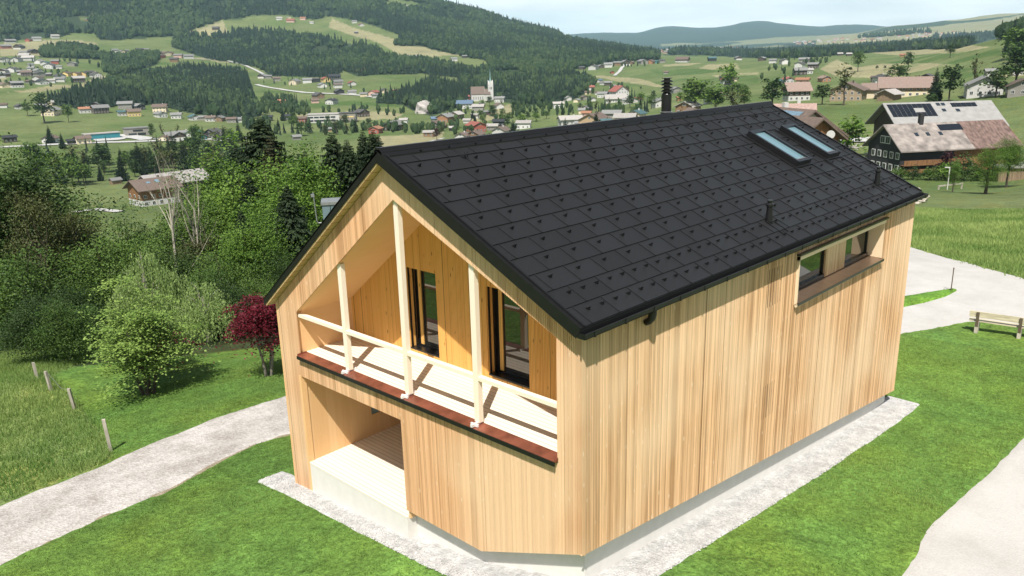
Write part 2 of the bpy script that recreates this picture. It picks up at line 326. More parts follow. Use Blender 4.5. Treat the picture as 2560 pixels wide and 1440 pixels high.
# ---------------------------------------------------------------- land use (surveyed from the photograph): woods and mown fields
WOODS = dict(
 upper=[(-60, -200), (1135, -200), (1135, 3), (1200, 22), (1290, 45), (1370, 62), (1385, 78), (1410, 100), (1520, 118), (1640, 132), (1650, 148), (1560, 152), (1480, 166), (1405, 178), (1490, 215), (1440, 245), (1360, 262), (1290, 262), (1180, 240), (1150, 200), (1225, 170), (1210, 150), (1150, 138), (1050, 118), (985, 116), (1000, 90), (905, 55), (830, 42), (790, 50), (720, 38), (640, 38), (560, 52), (450, 88), (300, 100), (250, 100), (240, 85), (185, 82), (150, 92), (-60, 112)],
 middle=[(425, 118), (430, 90), (560, 84), (640, 78), (740, 90), (900, 112), (940, 128), (975, 148), (1080, 158), (1200, 182), (1150, 195), (1050, 186), (900, 190), (860, 178), (830, 195), (680, 190), (640, 166), (520, 148)],
 village=[(100, 122), (180, 118), (290, 133), (400, 140), (395, 160), (300, 190), (265, 185), (260, 150), (160, 145), (100, 144)],
 spruce=[(200, 240), (255, 212), (360, 192), (470, 172), (618, 184), (632, 215), (640, 255), (650, 290), (600, 302), (480, 285), (400, 262), (280, 268), (190, 272), (110, 260), (150, 250)],
 gorge=[(1060, 218), (1080, 205), (1150, 222), (1190, 240), (1180, 262), (1130, 275), (1080, 290), (1040, 280), (1000, 262), (940, 260)],
 line=[(1640, 136), (1760, 140), (1900, 147), (2000, 145), (2200, 130), (2400, 122), (2480, 100), (2520, 92), (2520, 84), (2420, 98), (2200, 116), (1900, 136), (1700, 130)],
 farright=[(2040, 95), (2200, 72), (2330, 72), (2330, 84), (2200, 92), (2060, 100)],
 farright2=[(2330, 92), (2480, 88), (2500, 98), (2370, 102)],
 righthill=[(2480, 90), (2560, 60), (2700, 60), (2700, 180), (2560, 172), (2530, 150), (2545, 110)],
)
CLEAR = [[(10, 22), (62, 8), (66, 12), (24, 28)], [(450, 82), (560, 50), (585, 62), (583, 92), (500, 92)], [(200, 42), (240, 40), (240, 52), (205, 50)], [(960, 18), (970, -5), (1090, 18), (1040, 25)],
         [(640, 38), (800, 55), (840, 46), (960, 95), (985, 116), (940, 100), (700, 78), (640, 60)], [(1280, 112), (1300, 118), (1300, 124), (1282, 120)]]
MOWN = [  # pale mown fields
 [(0, 112), (120, 100), (240, 104), (245, 115), (120, 118), (100, 140), (0, 140)], [(0, 190), (28, 192), (10, 204), (0, 206)], [(240, 190), (400, 192), (300, 205), (100, 230), (20, 232), (140, 212), (200, 215)],
 [(450, 88), (560, 52), (580, 88)], [(480, 145), (560, 142), (630, 160), (560, 158)], [(830, 48), (960, 92), (1050, 120), (1200, 140), (1000, 142), (930, 100), (820, 70)],
 [(720, 295), (740, 290), (900, 275), (1005, 285), (980, 300), (860, 302)], [(940, 345), (1110, 330), (1100, 372), (950, 370)], [(1400, 178), (1450, 176), (1430, 184), (1395, 186)],
 [(1480, 187), (1600, 195), (1660, 215), (1640, 216), (1560, 204), (1500, 194)], [(1660, 158), (1760, 158), (1720, 164), (1650, 163)], [(1745, 172), (1775, 160), (1840, 160), (1850, 174)],
 [(2100, 150), (2140, 168), (2200, 158), (2380, 160), (2300, 178), (2200, 196), (2090, 190), (2050, 172)], [(2160, 130), (2440, 115), (2480, 118), (2400, 134), (2250, 140)], [(1640, 120), (1980, 100), (2060, 108), (1960, 118), (1700, 128)], [(2350, 78), (2540, 60), (2520, 75), (2380, 84)], [(2470, 182), (2560, 178), (2560, 190), (2480, 196)],
 [(1180, 290), (1280, 262), (1300, 275), (1250, 300), (1180, 305)], [(1780, 188), (1900, 180), (1900, 186), (1800, 194)], [(2020, 92), (2200, 58), (2330, 52), (2300, 62), (2120, 84)]]
DARKG = [[(1600, 170), (1900, 176), (1900, 205), (1700, 200)], [(640, 215), (800, 240), (1000, 265), (880, 280), (700, 265)], [(300, 170), (420, 150), (630, 170), (500, 185)], [(2300, 140), (2500, 120), (2540, 180), (2350, 200), (2200, 150)]]
# ---------------------------------------------------------------- ground materials
def groundmat():
    m, N, K = nt('ground'); b = principled(N, K, Roughness=0.9); b.inputs['Specular IOR Level'].default_value = 0.15
    at = N.new('ShaderNodeAttribute'); at.attribute_name = 'Col'; g = N.new('ShaderNodeNewGeometry')
    out = at.outputs['Color']; hs = []
    for sc, lo, hi, det in ((9.0, .62, 1.42, 3), (1.3, .74, 1.28, 4), (.11, .84, 1.18, 4), (.016, .86, 1.16, 4)):
        n = N.new('ShaderNodeTexNoise'); n.inputs['Scale'].default_value = sc; n.inputs['Detail'].default_value = det; n.inputs['Roughness'].default_value = .65; K.new(g.outputs['Position'], n.inputs['Vector'])
        r = N.new('ShaderNodeMapRange'); r.inputs[1].default_value = .3; r.inputs[2].default_value = .7; r.inputs[3].default_value = lo; r.inputs[4].default_value = hi; K.new(n.outputs[0], r.inputs[0])
        v = N.new('ShaderNodeVectorMath'); v.operation = 'SCALE'; K.new(out, v.inputs[0]); K.new(r.outputs[0], v.inputs['Scale']); out = v.outputs[0]; hs.append(n.outputs[0])
    # yellower / greener drift
    n = N.new('ShaderNodeTexNoise'); n.inputs['Scale'].default_value = .35; n.inputs['Detail'].default_value = 5; K.new(g.outputs['Position'], n.inputs['Vector'])
    mx = N.new('ShaderNodeMixRGB'); mx.blend_type = 'MULTIPLY'; mx.inputs[2].default_value = (1.22, 1.02, .8, 1); r = N.new('ShaderNodeMapRange'); r.inputs[1].default_value = .42; r.inputs[2].default_value = .66; K.new(n.outputs[0], r.inputs[0]); K.new(r.outputs[0], mx.inputs[0]); K.new(out, mx.inputs[1])
    K.new(mx.outputs[0], b.inputs['Base Color'])
    bp = N.new('ShaderNodeBump'); bp.inputs['Strength'].default_value = .6; bp.inputs['Distance'].default_value = .06; K.new(hs[0], bp.inputs['Height'])
    bp2 = N.new('ShaderNodeBump'); bp2.inputs['Strength'].default_value = .7; bp2.inputs['Distance'].default_value = .35; K.new(hs[1], bp2.inputs['Height']); K.new(bp.outputs[0], bp2.inputs['Normal']); K.new(bp2.outputs[0], b.inputs['Normal'])
groundmat()
def gravelmat(name, c1, c2, sc=30, big=.5, bs=.8):
    m, N, K = nt(name); b = principled(N, K, Roughness=0.95); b.inputs['Specular IOR Level'].default_value = 0.1; g = N.new('ShaderNodeNewGeometry')
    v = N.new('ShaderNodeTexVoronoi'); v.inputs['Scale'].default_value = sc; K.new(g.outputs['Position'], v.inputs['Vector'])
    n = N.new('ShaderNodeTexNoise'); n.inputs['Scale'].default_value = big; n.inputs['Detail'].default_value = 9; n.inputs['Roughness'].default_value = .7; K.new(g.outputs['Position'], n.inputs['Vector'])
    sp = N.new('ShaderNodeSeparateColor'); K.new(v.outputs['Color'], sp.inputs[0])
    a = N.new('ShaderNodeMath'); a.operation = 'MULTIPLY_ADD'; K.new(sp.outputs[0], a.inputs[0]); a.inputs[1].default_value = .42; r = N.new('ShaderNodeMapRange'); r.inputs[1].default_value = .38; r.inputs[2].default_value = .62; r.inputs[3].default_value = 0; r.inputs[4].default_value = .6; K.new(n.outputs[0], r.inputs[0]); K.new(r.outputs[0], a.inputs[2])
    mx = N.new('ShaderNodeMixRGB'); mx.inputs[1].default_value = (*c1, 1); mx.inputs[2].default_value = (*c2, 1); K.new(a.outputs[0], mx.inputs[0]); K.new(mx.outputs[0], b.inputs['Base Color'])
    bp = N.new('ShaderNodeBump'); bp.inputs['Strength'].default_value = bs; bp.inputs['Distance'].default_value = .02; K.new(v.outputs['Distance'], bp.inputs['Height']); K.new(bp.outputs[0], b.inputs['Normal'])
gravelmat('gravel_white', (.60, .59, .575), (.34, .335, .325), 24, 3.5)
gravelmat('gravel_path', (.58, .55, .52), (.29, .26, .235), 18, .9)
gravelmat('road_pale', (.53, .515, .49), (.41, .395, .37), 34, .45, .3)
gravelmat('road_far', (.50, .50, .48), (.38, .37, .36), 2, .1)
gravelmat('soil', (.20, .16, .11), (.33, .28, .21), 14, 1.5)

PATH_UP = [(-300, 1385), (-100, 1305), (0, 1262), (100, 1222), (250, 1165), (400, 1098), (550, 1040), (712, 988), (830, 948), (960, 905)]
PATH_LO = [(-300, 1560), (-100, 1460), (0, 1418), (100, 1372), (250, 1300), (400, 1240), (520, 1172), (640, 1112), (722, 1090), (850, 1060), (960, 1030)]
ROAD_UP = [(2060, 560), (2160, 586), (2278, 618), (2350, 640), (2450, 668), (2560, 697), (2750, 745), (3000, 800)]
ROAD_LO = [(2060, 880), (2160, 862), (2255, 842), (2330, 828), (2420, 810), (2560, 812), (2750, 830), (3000, 850)]
DRIVE_L = [(2150, 1560), (2235, 1440), (2275, 1370), (2320, 1310), (2400, 1235), (2480, 1160), (2560, 1088), (2750, 950), (3000, 860)]
ISLE_UP = [(2150, 762), (2262, 742), (2320, 733), (2380, 724), (2391, 728)]
ISLE_LO = [(2150, 800), (2262, 771), (2320, 758), (2365, 744), (2391, 729)]
LAWN_L = [(285, 1135), (250, 1075), (185, 1000), (130, 938), (240, 893), (330, 880), (500, 815), (590, 795), (720, 760), (1000, 700), (1000, 900)]
TALL_L = [(-300, 900), (0, 885), (250, 850), (420, 820), (560, 785), (720, 742), (720, 760), (590, 795), (500, 815), (330, 880), (240, 893), (130, 938), (185, 1000), (250, 1075), (285, 1135), (250, 1165), (100, 1222), (0, 1262), (-100, 1305), (-300, 1385)]
TALL_R = [(2160, 586), (2278, 618), (2350, 640), (2450, 668), (2560, 697), (2750, 745), (3000, 800), (3000, 380), (2560, 432), (2440, 440), (2380, 462), (2290, 478), (2160, 520)]

# ---------------------------------------------------------------- terrain sheet
def terrain():
    a0, a1 = az_of(2950), az_of(-320)
    az = np.r_[np.arange(a1-2*math.pi, a0, math.radians(4))[:-1]+0.0, np.linspace(a0, a1, 820)]
    az = np.r_[az, az[0]+2*math.pi]
    r = np.exp(np.linspace(math.log(1.5), math.log(17500), 770)); na, nr = len(az), len(r)
    R_, A_ = np.meshgrid(r, az, indexing='ij'); X = CP[0]+R_*np.cos(A_); Y = CP[1]+R_*np.sin(A_)
    # outside the surveyed sector keep the hillside rolling gently
    Z = H(X, Y)
    V = np.stack([X, Y, Z], -1).reshape(-1, 3)
    i, j = np.meshgrid(np.arange(nr-1), np.arange(na-1), indexing='ij'); k = (i*na+j).ravel()
    F = np.stack([k, k+1, k+na+1, k+na], 1)
    me = npmesh('ground', V, F, 'ground', smooth=True)
    # base colour of what grows there
    Pf = V-CP; zc = Pf@CF; ok = zc > .5; px = np.where(ok, 1280+FPX*(Pf@CR)/np.where(ok, zc, 1), -9999); py = np.where(ok, 720-FPX*(Pf@CU)/np.where(ok, zc, 1), 9999); d = R_.reshape(-1)
    fw = fbm(V[:, 0]/60, V[:, 1]/60, 4)
    # wobble image borders of the fields a little so that no edge is ruled
    wx = px+(fbm(V[:, 0]/(d*.03+1), V[:, 1]/(d*.03+1), 3)-.5)*26; wy = py+(fbm(V[:, 0]/(d*.03+1)+31, V[:, 1]/(d*.03+1)+7, 3)-.5)*8
    col = np.empty((len(V), 3)); g1 = np.array([.078, .122, .040]); g2 = np.array([.120, .155, .064])
    t = np.clip((fw-.3)/.4, 0, 1)[:, None]; col[:] = g1*(1-t)+g2*t
    nearc = np.array([.100, .190, .040]); wn2 = np.clip((70-d)/30, 0, 1)[:, None]; col = col*(1-wn2)+nearc*wn2
    far = d > 420
    for P in MOWN:
        mk = far & inpoly(wx, wy, P) & (d < 9000); col[mk] = np.array([.225, .225, .135])*(0.9+.2*fw[mk, None])
    for P in DARKG:
        mk = far & inpoly(wx, wy, P) & (d < 3000) & (fw < .5); col[mk] *= np.array([.72, .85, .7])
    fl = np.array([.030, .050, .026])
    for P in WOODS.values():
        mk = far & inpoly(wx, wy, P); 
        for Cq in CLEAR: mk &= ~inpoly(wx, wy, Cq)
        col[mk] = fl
    vf = (d > 3600); f2 = fbm(V[:, 0]/900, V[:, 1]/900, 5); lowm = np.clip((V[:, 2]-60)/250, 0, 1)
    mk = vf & (px < 2230); col[mk] = np.where((f2[mk]+.22*lowm[mk] > .40)[:, None], np.array([.024, .042, .028]), np.array([.16, .18, .10]))
    mk = (d > 3500) & (px >= 2040) & (d < 9000); col[mk] = np.where((f2[mk] > .60)[:, None], np.array([.035, .06, .035]), np.array([.20, .21, .125])*(.8+.5*f2[mk, None]))
    # slope under the left wood
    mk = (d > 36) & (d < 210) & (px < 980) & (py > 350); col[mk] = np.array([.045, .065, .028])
    mk = inpoly(px, py, TALL_L) & (d < 60); col[mk] = np.array([.17, .23, .08])
    mk = inpoly(px, py, TALL_R) & (d < 90); col[mk] = np.array([.17, .23, .08])
    a = me.color_attributes.new('Col', 'FLOAT_COLOR', 'POINT'); a.data.foreach_set('color', np.c_[col, np.ones(len(V))].astype(np.float32).ravel())
    o = link('ground', me); tag(o, kind='structure'); return o
terrain()

def resample(P, n):
    P = np.asarray(P, float); s = np.r_[0, np.cumsum(np.hypot(*np.diff(P[:, :2], axis=0).T))]; t = np.linspace(0, s[-1], n)
    return np.stack([np.interp(t, s, P[:, k]) for k in range(2)], 1)
def ribbon(name, A, B, m, mat, lift, wob=0.05, seed=0, skirt=.06, step=.12):
    # sheet between two edge lines (world XY), following the ground, with ragged edges
    n = int(max(np.hypot(*np.diff(np.asarray(A)[:, :2], axis=0).T).sum()/step, 8)); A = resample(A, n); B = resample(B, n); i = np.arange(n)
    dirv = B-A; w = np.hypot(*dirv.T)[:, None]; dirv /= w
    A = A+dirv*((fbm(i*.21+seed, i*0+seed, 4)-.5)*wob*4)[:, None]; B = B+dirv*((fbm(i*.21+seed+50, i*0+seed, 4)-.5)*wob*4)[:, None]
    t = np.linspace(0, 1, m); G = A[:, None]*(1-t)[None, :, None]+B[:, None]*t[None, :, None]; z = H(G[..., 0], G[..., 1])+lift
    z[:, 0] -= skirt; z[:, -1] -= skirt
    V = np.concatenate([G, z[..., None]], -1).reshape(-1, 3); a, b = np.meshgrid(np.arange(n-1), np.arange(m-1), indexing='ij'); k = (a*m+b).ravel()
    o = link(name, npmesh(name, V, np.stack([k, k+1, k+m+1, k+m], 1), mat, smooth=True)); tag(o, kind='structure'); return o
def xy(L_): return hits([q[0] for q in L_], [q[1] for q in L_])[:, :2]
pu, pl = xy(PATH_UP), xy(PATH_LO)
_e = np.gradient(pl, axis=0); _e /= np.hypot(*_e.T)[:, None]
ribbon('path_verge', pu, pl+np.stack([_e[:, 1], -_e[:, 0]], 1)*.16, 14, 'soil', .012, .10, 3)
ribbon('path', pu, pl, 26, 'gravel_path', .024, .07, 1)
ru, rl = xy(ROAD_UP), xy(ROAD_LO)
ribbon('road', ru, rl, 40, 'road_pale', .03, .05, 5, step=.2)
iu, il = xy(ISLE_UP), xy(ISLE_LO)
ribbon('grass_island', iu, il, 10, 'ground', .09, .03, 8, skirt=.12)
isl = bpy.data.objects['grass_island'].data; ca = isl.color_attributes.new('Col', 'FLOAT_COLOR', 'POINT'); ca.data.foreach_set('color', np.tile(np.array([.10, .22, .035, 1], np.float32), len(isl.vertices)))
dl = xy(DRIVE_L); dr = dl+np.array([3.6, -4.2])
ribbon('driveway', dl, dr, 24, 'road_pale', .026, .05, 12, step=.2)
# gravel strip round the plinth
GS = [(-.36, 9.9), (-.30, 6), (-.24, 2.4), (-.30, -.2), (.2, -.56), (3, -.58), (8, -.60), (15.3, -.62)]
GI = [(.45, 9.9), (.55, 6), (.60, 2.4), (.60, .9), (.9, .45), (3, .4), (8, .4), (15.3, .4)]
ribbon('gravel_strip', GI, GS, 12, 'gravel_white', .028, .016, 21, skirt=.05, step=.06)
# crisp white pebbles scattered over the strip
def pebbles():
    V, F = [], []
    for i in range(5200):
        if rng.random() < .45: x, y = rng.uniform(-.27, .14), rng.uniform(1.8, 9.9)
        else: x, y = rng.uniform(.2, 15.2), rng.uniform(-.58, .08)
        s = rng.uniform(.010, .024); z = float(0); a = rng.uniform(0, 6.28, 3); c = np.array([x, y, 0]); n = len(V)
        o = np.array([[1, 0, 0], [-1, 0, 0], [0, 1, 0], [0, -1, 0], [0, 0, .8], [0, 0, -.5]])*s*rng.uniform(.7, 1.3, (6, 1)); ca, sa = math.cos(a[0]), math.sin(a[0])
        o = o@np.array([[ca, sa, 0], [-sa, ca, 0], [0, 0, 1]]); V += list(c+o); F += [(n, n+2, n+4), (n+2, n+1, n+4), (n+1, n+3, n+4), (n+3, n, n+4)]
    V = np.array(V); V[:, 2] += np.repeat(H(V[::6, 0], V[::6, 1])+.035, 6)
    tag(link('pebbles', npmesh('pebbles', V, np.array(F), 'gravel_white')), 'loose white pebbles of the gravel strip along the house plinth', 'gravel', kind='stuff')
pebbles()
# narrow roads of the valley
def lane(name, pts, w, mat='road_far', lift=.25):
    P = xy(pts); P = P[~np.isnan(P[:, 0])]; P = resample(P, max(int(len(P)*14), 30)); t = np.gradient(P, axis=0); t /= np.hypot(*t.T)[:, None]; nn = np.stack([-t[:, 1], t[:, 0]], 1)
    V = []; 
    for s in (-1, -.4, .4, 1): q = P+nn*w/2*s; V.append(np.c_[q, H(q[:, 0], q[:, 1])+lift])
    V = np.stack(V, 1).reshape(-1, 3); n = len(P); a, b = np.meshgrid(np.arange(n-1), np.arange(3), indexing='ij'); k = (a*4+b).ravel()
    tag(link(name, npmesh(name, V, np.stack([k, k+1, k+5, k+4], 1), mat, smooth=True)), kind='structure')
lane('valley_road', [(-60, 372), (60, 366), (180, 360), (300, 356), (420, 352), (500, 350), (585, 347), (680, 342)], 10, lift=.5)
lane('yard', [(236, 352), (285, 349), (300, 340), (350, 345), (375, 350)], 16, lift=.6)
lane('hill_road', [(640, 212), (690, 222), (760, 232), (850, 236), (930, 243), (985, 247), (1003, 249)], 8, lift=.8)
lane('field_road', [(480, 148), (560, 150), (600, 160), (640, 176), (680, 196)], 6, lift=.8)
lane('footpath', [(995, 372), (1050, 360), (1085, 351), (1110, 345)], 2.2, lift=.15)
lane('farm_road', [(2040, 330), (2110, 352), (2150, 352), (2200, 350), (2240, 362)], 9, lift=.45)
lane('farm_track', [(2190, 415), (2230, 423), (2300, 428), (2420, 424), (2560, 408), (2700, 400)], 3.2, lift=.3)
lane('river_track', [(180, 532), (240, 524), (300, 530)], 4, lift=.3)
lane('meadow_road', [(1536, 190), (1548, 180), (1556, 168), (1570, 160)], 6, lift=.8)

# ---------------------------------------------------------------- grass
def leafcols():
    leafmat('grass_blade', (.080, .180, .030), (.28, .385, .10), .35, .8)
    leafmat('meadow_blade', (.13, .24, .052), (.37, .46, .15), .40, .85)
leafcols()
def tufts(name, N_, box, test, hgt, wid, blades, mat, label, spread=.03, lean=.5):
    X = rng.uniform(box[0], box[1], N_); Y = rng.uniform(box[2], box[3], N_); Z = H(X, Y); P = np.stack([X, Y, Z], 1); q = pr(P)
    k = test(q[:, 0], q[:, 1], X, Y) & (q[:, 0] > -60) & (q[:, 0] < 2620) & (q[:, 1] < 1500); P = P[k]; n = len(P)
    pn = fbm(P[:, 0]*.35, P[:, 1]*.35, 4)*.6+fbm(P[:, 0]*.08+9, P[:, 1]*.08, 3)*.4; pn = np.clip((pn-.5)*1.7+.5, 0, 1)
    P = np.repeat(P, blades, 0)+np.c_[rng.normal(0, spread, (n*blades, 2)), np.full(n*blades, -.008)]
    a = rng.uniform(0, 6.283, n*blades); h = hgt*rng.uniform(.55, 1.35, n*blades)*np.repeat(.6+.9*pn, blades); w = wid*rng.uniform(.6, 1.4, n*blades)
    s = np.c_[np.cos(a), np.sin(a), 0*a]*w[:, None]/2; b = rng.uniform(0, 6.283, n*blades); l = rng.uniform(0, lean, n*blades)*h
    V = np.stack([P-s, P+s, P+np.c_[np.cos(b)*l, np.sin(b)*l, h]], 1).reshape(-1, 3)
    ti = np.clip(np.repeat((pn-.15)*1.35, blades)+rng.normal(0, .10, n*blades), 0, 1)
    print(name, n)
    tag(link(name, npmesh(name, V, np.arange(n*blades*3).reshape(-1, 3), mat, tint=ti)), label, 'grass', kind='stuff')
G_PATH = PATH_UP+PATH_LO[::-1]; G_ROAD = ROAD_UP+ROAD_LO[::-1]
DRV = [tuple(q) for q in DRIVE_L]+[(3200, 900), (3200, 1600), (2150, 1700)]
def house_xy(X, Y): return ((X > -.27) & (X < 15.3) & (Y > -.59) & (Y < 9.9)) & ~((Y > 9.2) & (X > 1.2)) & ~((X > 15.5) & (Y > .5))
def is_lawn(x, y, X, Y):
    m = ~house_xy(X, Y) & ~inpoly(x, y, G_PATH) & ~inpoly(x, y, G_ROAD) & ~inpoly(x, y, DRV) & ~inpoly(x, y, TALL_L) & ~inpoly(x, y, TALL_R)
    return m & ((x > 1500) | (x < 1400)) & ~((x < 1400) & (y < 790))
tufts('lawn_grass', 190000, (-8, 22, -7, 22), is_lawn, .040, .020, 4, 'grass_blade', 'short mown grass of the lawns round the house', .045, .8)
tufts('meadow_grass', 60000, (-14, 12, 10, 36), lambda x, y, X, Y: inpoly(x, y, TALL_L), .17, .026, 5, 'meadow_blade', 'tall uncut grass behind the fence posts left of the path', .10, .8)
tufts('field_grass', 110000, (20, 85, -22, 26), lambda x, y, X, Y: inpoly(x, y, TALL_R), .26, .06, 3, 'meadow_blade', 'tall uncut grass of the sloping field beyond the pale road', .16, .8)
tufts('island_grass', 4000, (14, 40, 0, 9), lambda x, y, X, Y: inpoly(x, y, ISLE_UP+ISLE_LO[::-1]), .12, .03, 4, 'grass_blade', 'grass on the narrow island between driveway and road', .05, .6)
# ---------------------------------------------------------------- the timber house
wood('wood_facade', (.78, .51, .29), (.44, .255, .125), board=.148, axis='XY', streak=.30, knots=.5, weather=.5, fine=1.1, seam=.004)
wood('wood_front', (.74, .455, .255), (.50, .28, .14), board=.148, axis='XY', streak=.26, knots=.45, weather=.25, fine=1.0, seam=.0025)
wood('wood_inner', (.80, .455, .14), (.68, .35, .09), board=.148, axis='Y', streak=.3, knots=-.75, fine=.4, seam=.005)
wood('wood_panel', (.80, .51, .26), (.72, .43, .19), board=.62, axis='Z', along='X', streak=.22)
wood('wood_wall', (.74, .48, .25), (.64, .38, .17), board=.20, axis='X', along='Z', streak=.3)
wood('wood_post', (.84, .75, .62), (.76, .65, .51), board=5, streak=.2)
wood('wood_pale', (.80, .62, .42), (.70, .52, .33), board=.62, axis='Z', along='X', streak=.22); wood('deck', (.80, .73, .62), (.72, .64, .52), board=.12, axis='X', along='Y', streak=.2, seam=.009)
wood('soffit_wood', (.62, .44, .24), (.52, .34, .17), board=.2, axis='Y', along='X', streak=.3, seam=.012)
simple('roof_black_b', (.0142, .0145, .0152), rough=.50, var=.2, scale=40, spec=.4, bump=.03); simple('roof_black_c', (.0127, .013, .0138), rough=.55, var=.2, scale=50, spec=.32, bump=.03); simple('roof_black', (.0135, .0138, .0145), rough=.52, var=.18, scale=60, spec=.35, bump=.03)
simple('trim_black', (.0085, .0085, .009), rough=.42, var=.15, scale=8, spec=.35)
simple('plinth_render', (.68, .655, .61), rough=.95, var=.04, scale=5, bump=.15, spec=.1)
simple('black_metal', (.010, .010, .011), rough=.3, var=.1, spec=.5)
simple('bronze_sill', (.20, .135, .09), rough=.33, metal=.55, var=.1, scale=6)
simple('copper', (.30, .11, .07), rough=.30, metal=.5, var=.3, scale=4)
simple('dark_room', (.012, .010, .009), rough=.9); simple('slot_shade', (.14, .085, .045), rough=.9)
simple('zinc', (.35, .36, .36), rough=.4, metal=.7)
simple('white_bracket', (.72, .70, .68), rough=.5)
def glass(name, col=(.02, .025, .022), f0=1.75, rough=.015, coat=0.0):
    m, N, K = nt(name); b = principled(N, K, Roughness=rough); b.inputs['Base Color'].default_value = (*col, 1); b.inputs['IOR'].default_value = f0; b.inputs['Coat Weight'].default_value = coat; b.inputs['Coat Roughness'].default_value = .01
glass('door_glass', (.015, .014, .012), 1.95); glass('side_glass', (.012, .018, .012), 1.9); glass('sky_glass', (.16, .27, .31), 2.4, .03); glass('dark_glass', (.02, .03, .04), 1.8, .05)  # sky_glass: bluish base colour stands in for the reflected sky

XF, YS = .19, .06; YL = 8.96; HR, RR = 4.555, 2.292; SL = .779; LEN = 15.12
def ztop(y): return RR/HR*y if y <= HR else RR-(y-HR)*SL
T_ = .19
def zwall(y): return ztop(y)-T_ if y > .3 else RR/HR*y-T_
house = empty('timber_house', (0, 0, 0), 0, 'new timber house with ribbed larch cladding, black metal tile roof and recessed gable balcony', 'house')
PROF = [(0, 0), (.52, 0), (.66, -.016), (.86, -.016)]
def fluted(name, s0, s1, bot, top, opens, P, mat, pitch=.037, breaks=(), parent=house, thick=.05):
    n = max(1, round((s1-s0)/pitch)); p = (s1-s0)/n; pts = []
    for i in range(n):
        for u, o in PROF: pts.append((s0+(i+u)*p, o))
    pts.append((s1, 0))
    for b in list(breaks)+[q for op in opens for q in op[:2]]:
        if s0 < b < s1: pts.append((b, 0)); 
    pts.sort(); V = []; F = []; cache = {}
    def vid(s, o, z):
        k = (round(s, 5), o, round(z, 5))
        if k not in cache: cache[k] = len(V); V.append(P(s, z, o))
        return cache[k]
    for (a, oa), (b, ob) in zip(pts[:-1], pts[1:]):
        if b-a < 1e-6: continue
        mid = (a+b)/2; segs = [(bot, top)]
        for (q0, q1, zl, zh) in opens:
            if q0 < mid < q1:
                ns = []
                for (lo, hi) in segs:
                    if zl(mid) > lo(mid)+1e-4: ns.append((lo, zl))
                    if zh(mid) < hi(mid)-1e-4: ns.append((zh, hi))
                segs = ns
        e = 1e-7
        for lo, hi in segs:
            za, zb, zc, zd = lo(a+e), lo(b-e), hi(b-e), hi(a+e)
            i = [vid(a, oa, za), vid(b, ob, zb), vid(b, ob, zc), vid(a, oa, zd)]; F.append(i)
            # closed lower and upper edges so that the boards have thickness
            F.append([vid(a, oa, za), vid(b, ob, zb), vid(b, -thick, zb), vid(a, -thick, za)])
            F.append([vid(a, oa, zd), vid(b, ob, zc), vid(b, -thick, zc), vid(a, -thick, zd)])
    me = npmesh(name, np.array(V), np.array(F), mat)
    bm = bmesh.new(); bm.from_mesh(me); bmesh.ops.recalc_face_normals(bm, faces=bm.faces); bm.to_mesh(me); bm.free()
    return link(name, me, parent)
c = lambda z: (lambda s: z)
def front_bot(s):
    if s >= 8.30: return -5.99
    if s > 4.66: return -2.95
    if s > 2.5: return -4.955
    return -3.94-(s-.06)/(2.44)*1.015
def side_bot(x): return -3.93-(x-.13)/(14.74)*1.95
BAL = (.614, 8.14)
def bal_top(s):
    return -.319+(s-.614)*.461 if s < 4.453 else 1.45-(s-4.453)*.776
fw = fluted('front_cladding', YS, YL, front_bot, zwall, [(BAL[0], BAL[1], c(-2.47), bal_top)], lambda s, z, o: (XF-o, s, z), 'wood_front', breaks=(2.5, 4.66, 8.30, HR, 4.453))
VENTS = [(6.20, 6.76, -.40, -1.20), (6.25, 6.76, -2.97, -3.74)]
fluted('side_cladding', .13, 14.87, side_bot, c(-.12), [(7.46, 12.55, c(-1.44), c(-.36))], lambda s, z, o: (s, YS-o, z), 'wood_facade')
MB().box((XF-.002, YS-.004, -3.95), (XF+.03, YS+.03, -.12)).build('corner_board', 'wood_front', house)
MB().box((XF-.004, YL-.03, -5.99), (XF+.20, YL+.012, zwall(YL)-.02)).build('corner_board', 'wood_panel', house)
MB().box((XF-.003, 8.22, -5.99), (XF+.13, 8.298, -2.95)).build('corner_board', 'wood_panel', house)
# louvre grooves: thin dark brown strips stand in for their shade
for (x0, x1, z1, z0) in VENTS:
    m = MB(); k = 6
    for i in range(k):
        x = x0+(x1-x0)*i/(k-1); m.box((x, YS-.002, z0), (x+.010, YS+.02, z1))
    m.build('air_vent', 'slot_shade', house)
# core walls
m = MB(); m.poly([(14.87, y, z) for y, z in ((YS+.02, -5.84), (YL, -5.9), (YL, zwall(YL)), (HR, zwall(HR)), (YS, -.13))]); m.box((XF+.2, YL-.05, -6.3), (14.87, YL, zwall(YL))); m.box((8.0, YS+.5, -6.), (14.8, YS+.52, -.14))
m.build('outer_wall', 'wood_facade', house)
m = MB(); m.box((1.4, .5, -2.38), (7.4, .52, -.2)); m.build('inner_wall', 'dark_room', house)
# plinth
o = .19; ox = .24
m = MB(); m.prism([(XF+ox, YS+o+.004, -6.6), (XF+ox, 4.655, -6.6), (XF+ox, 4.655, -4.9), (XF+ox, 2.5, -4.9), (XF+ox, YS+o+.004, -3.88)], (.2, 0, 0))
m.prism([(XF+ox+.004, YS+o, -6.9), (14.716, YS+o, -6.9), (14.716, YS+o, side_bot(14.72)+.05), (XF+ox+.004, YS+o, -3.88)], (0, .2, 0))
m.prism([(14.72, YS+o+.004, -6.9), (14.72, YL, -6.9), (14.72, YL, -5.8), (14.72, YS+o+.004, -5.82)], (-.2, 0, 0))
m.build('plinth', 'plinth_render', house)
MB().box((XF+.004, 4.66, -6.6), (XF+.3, 8.24, -5.155)).build('terrace_plinth', 'plinth_render', house)
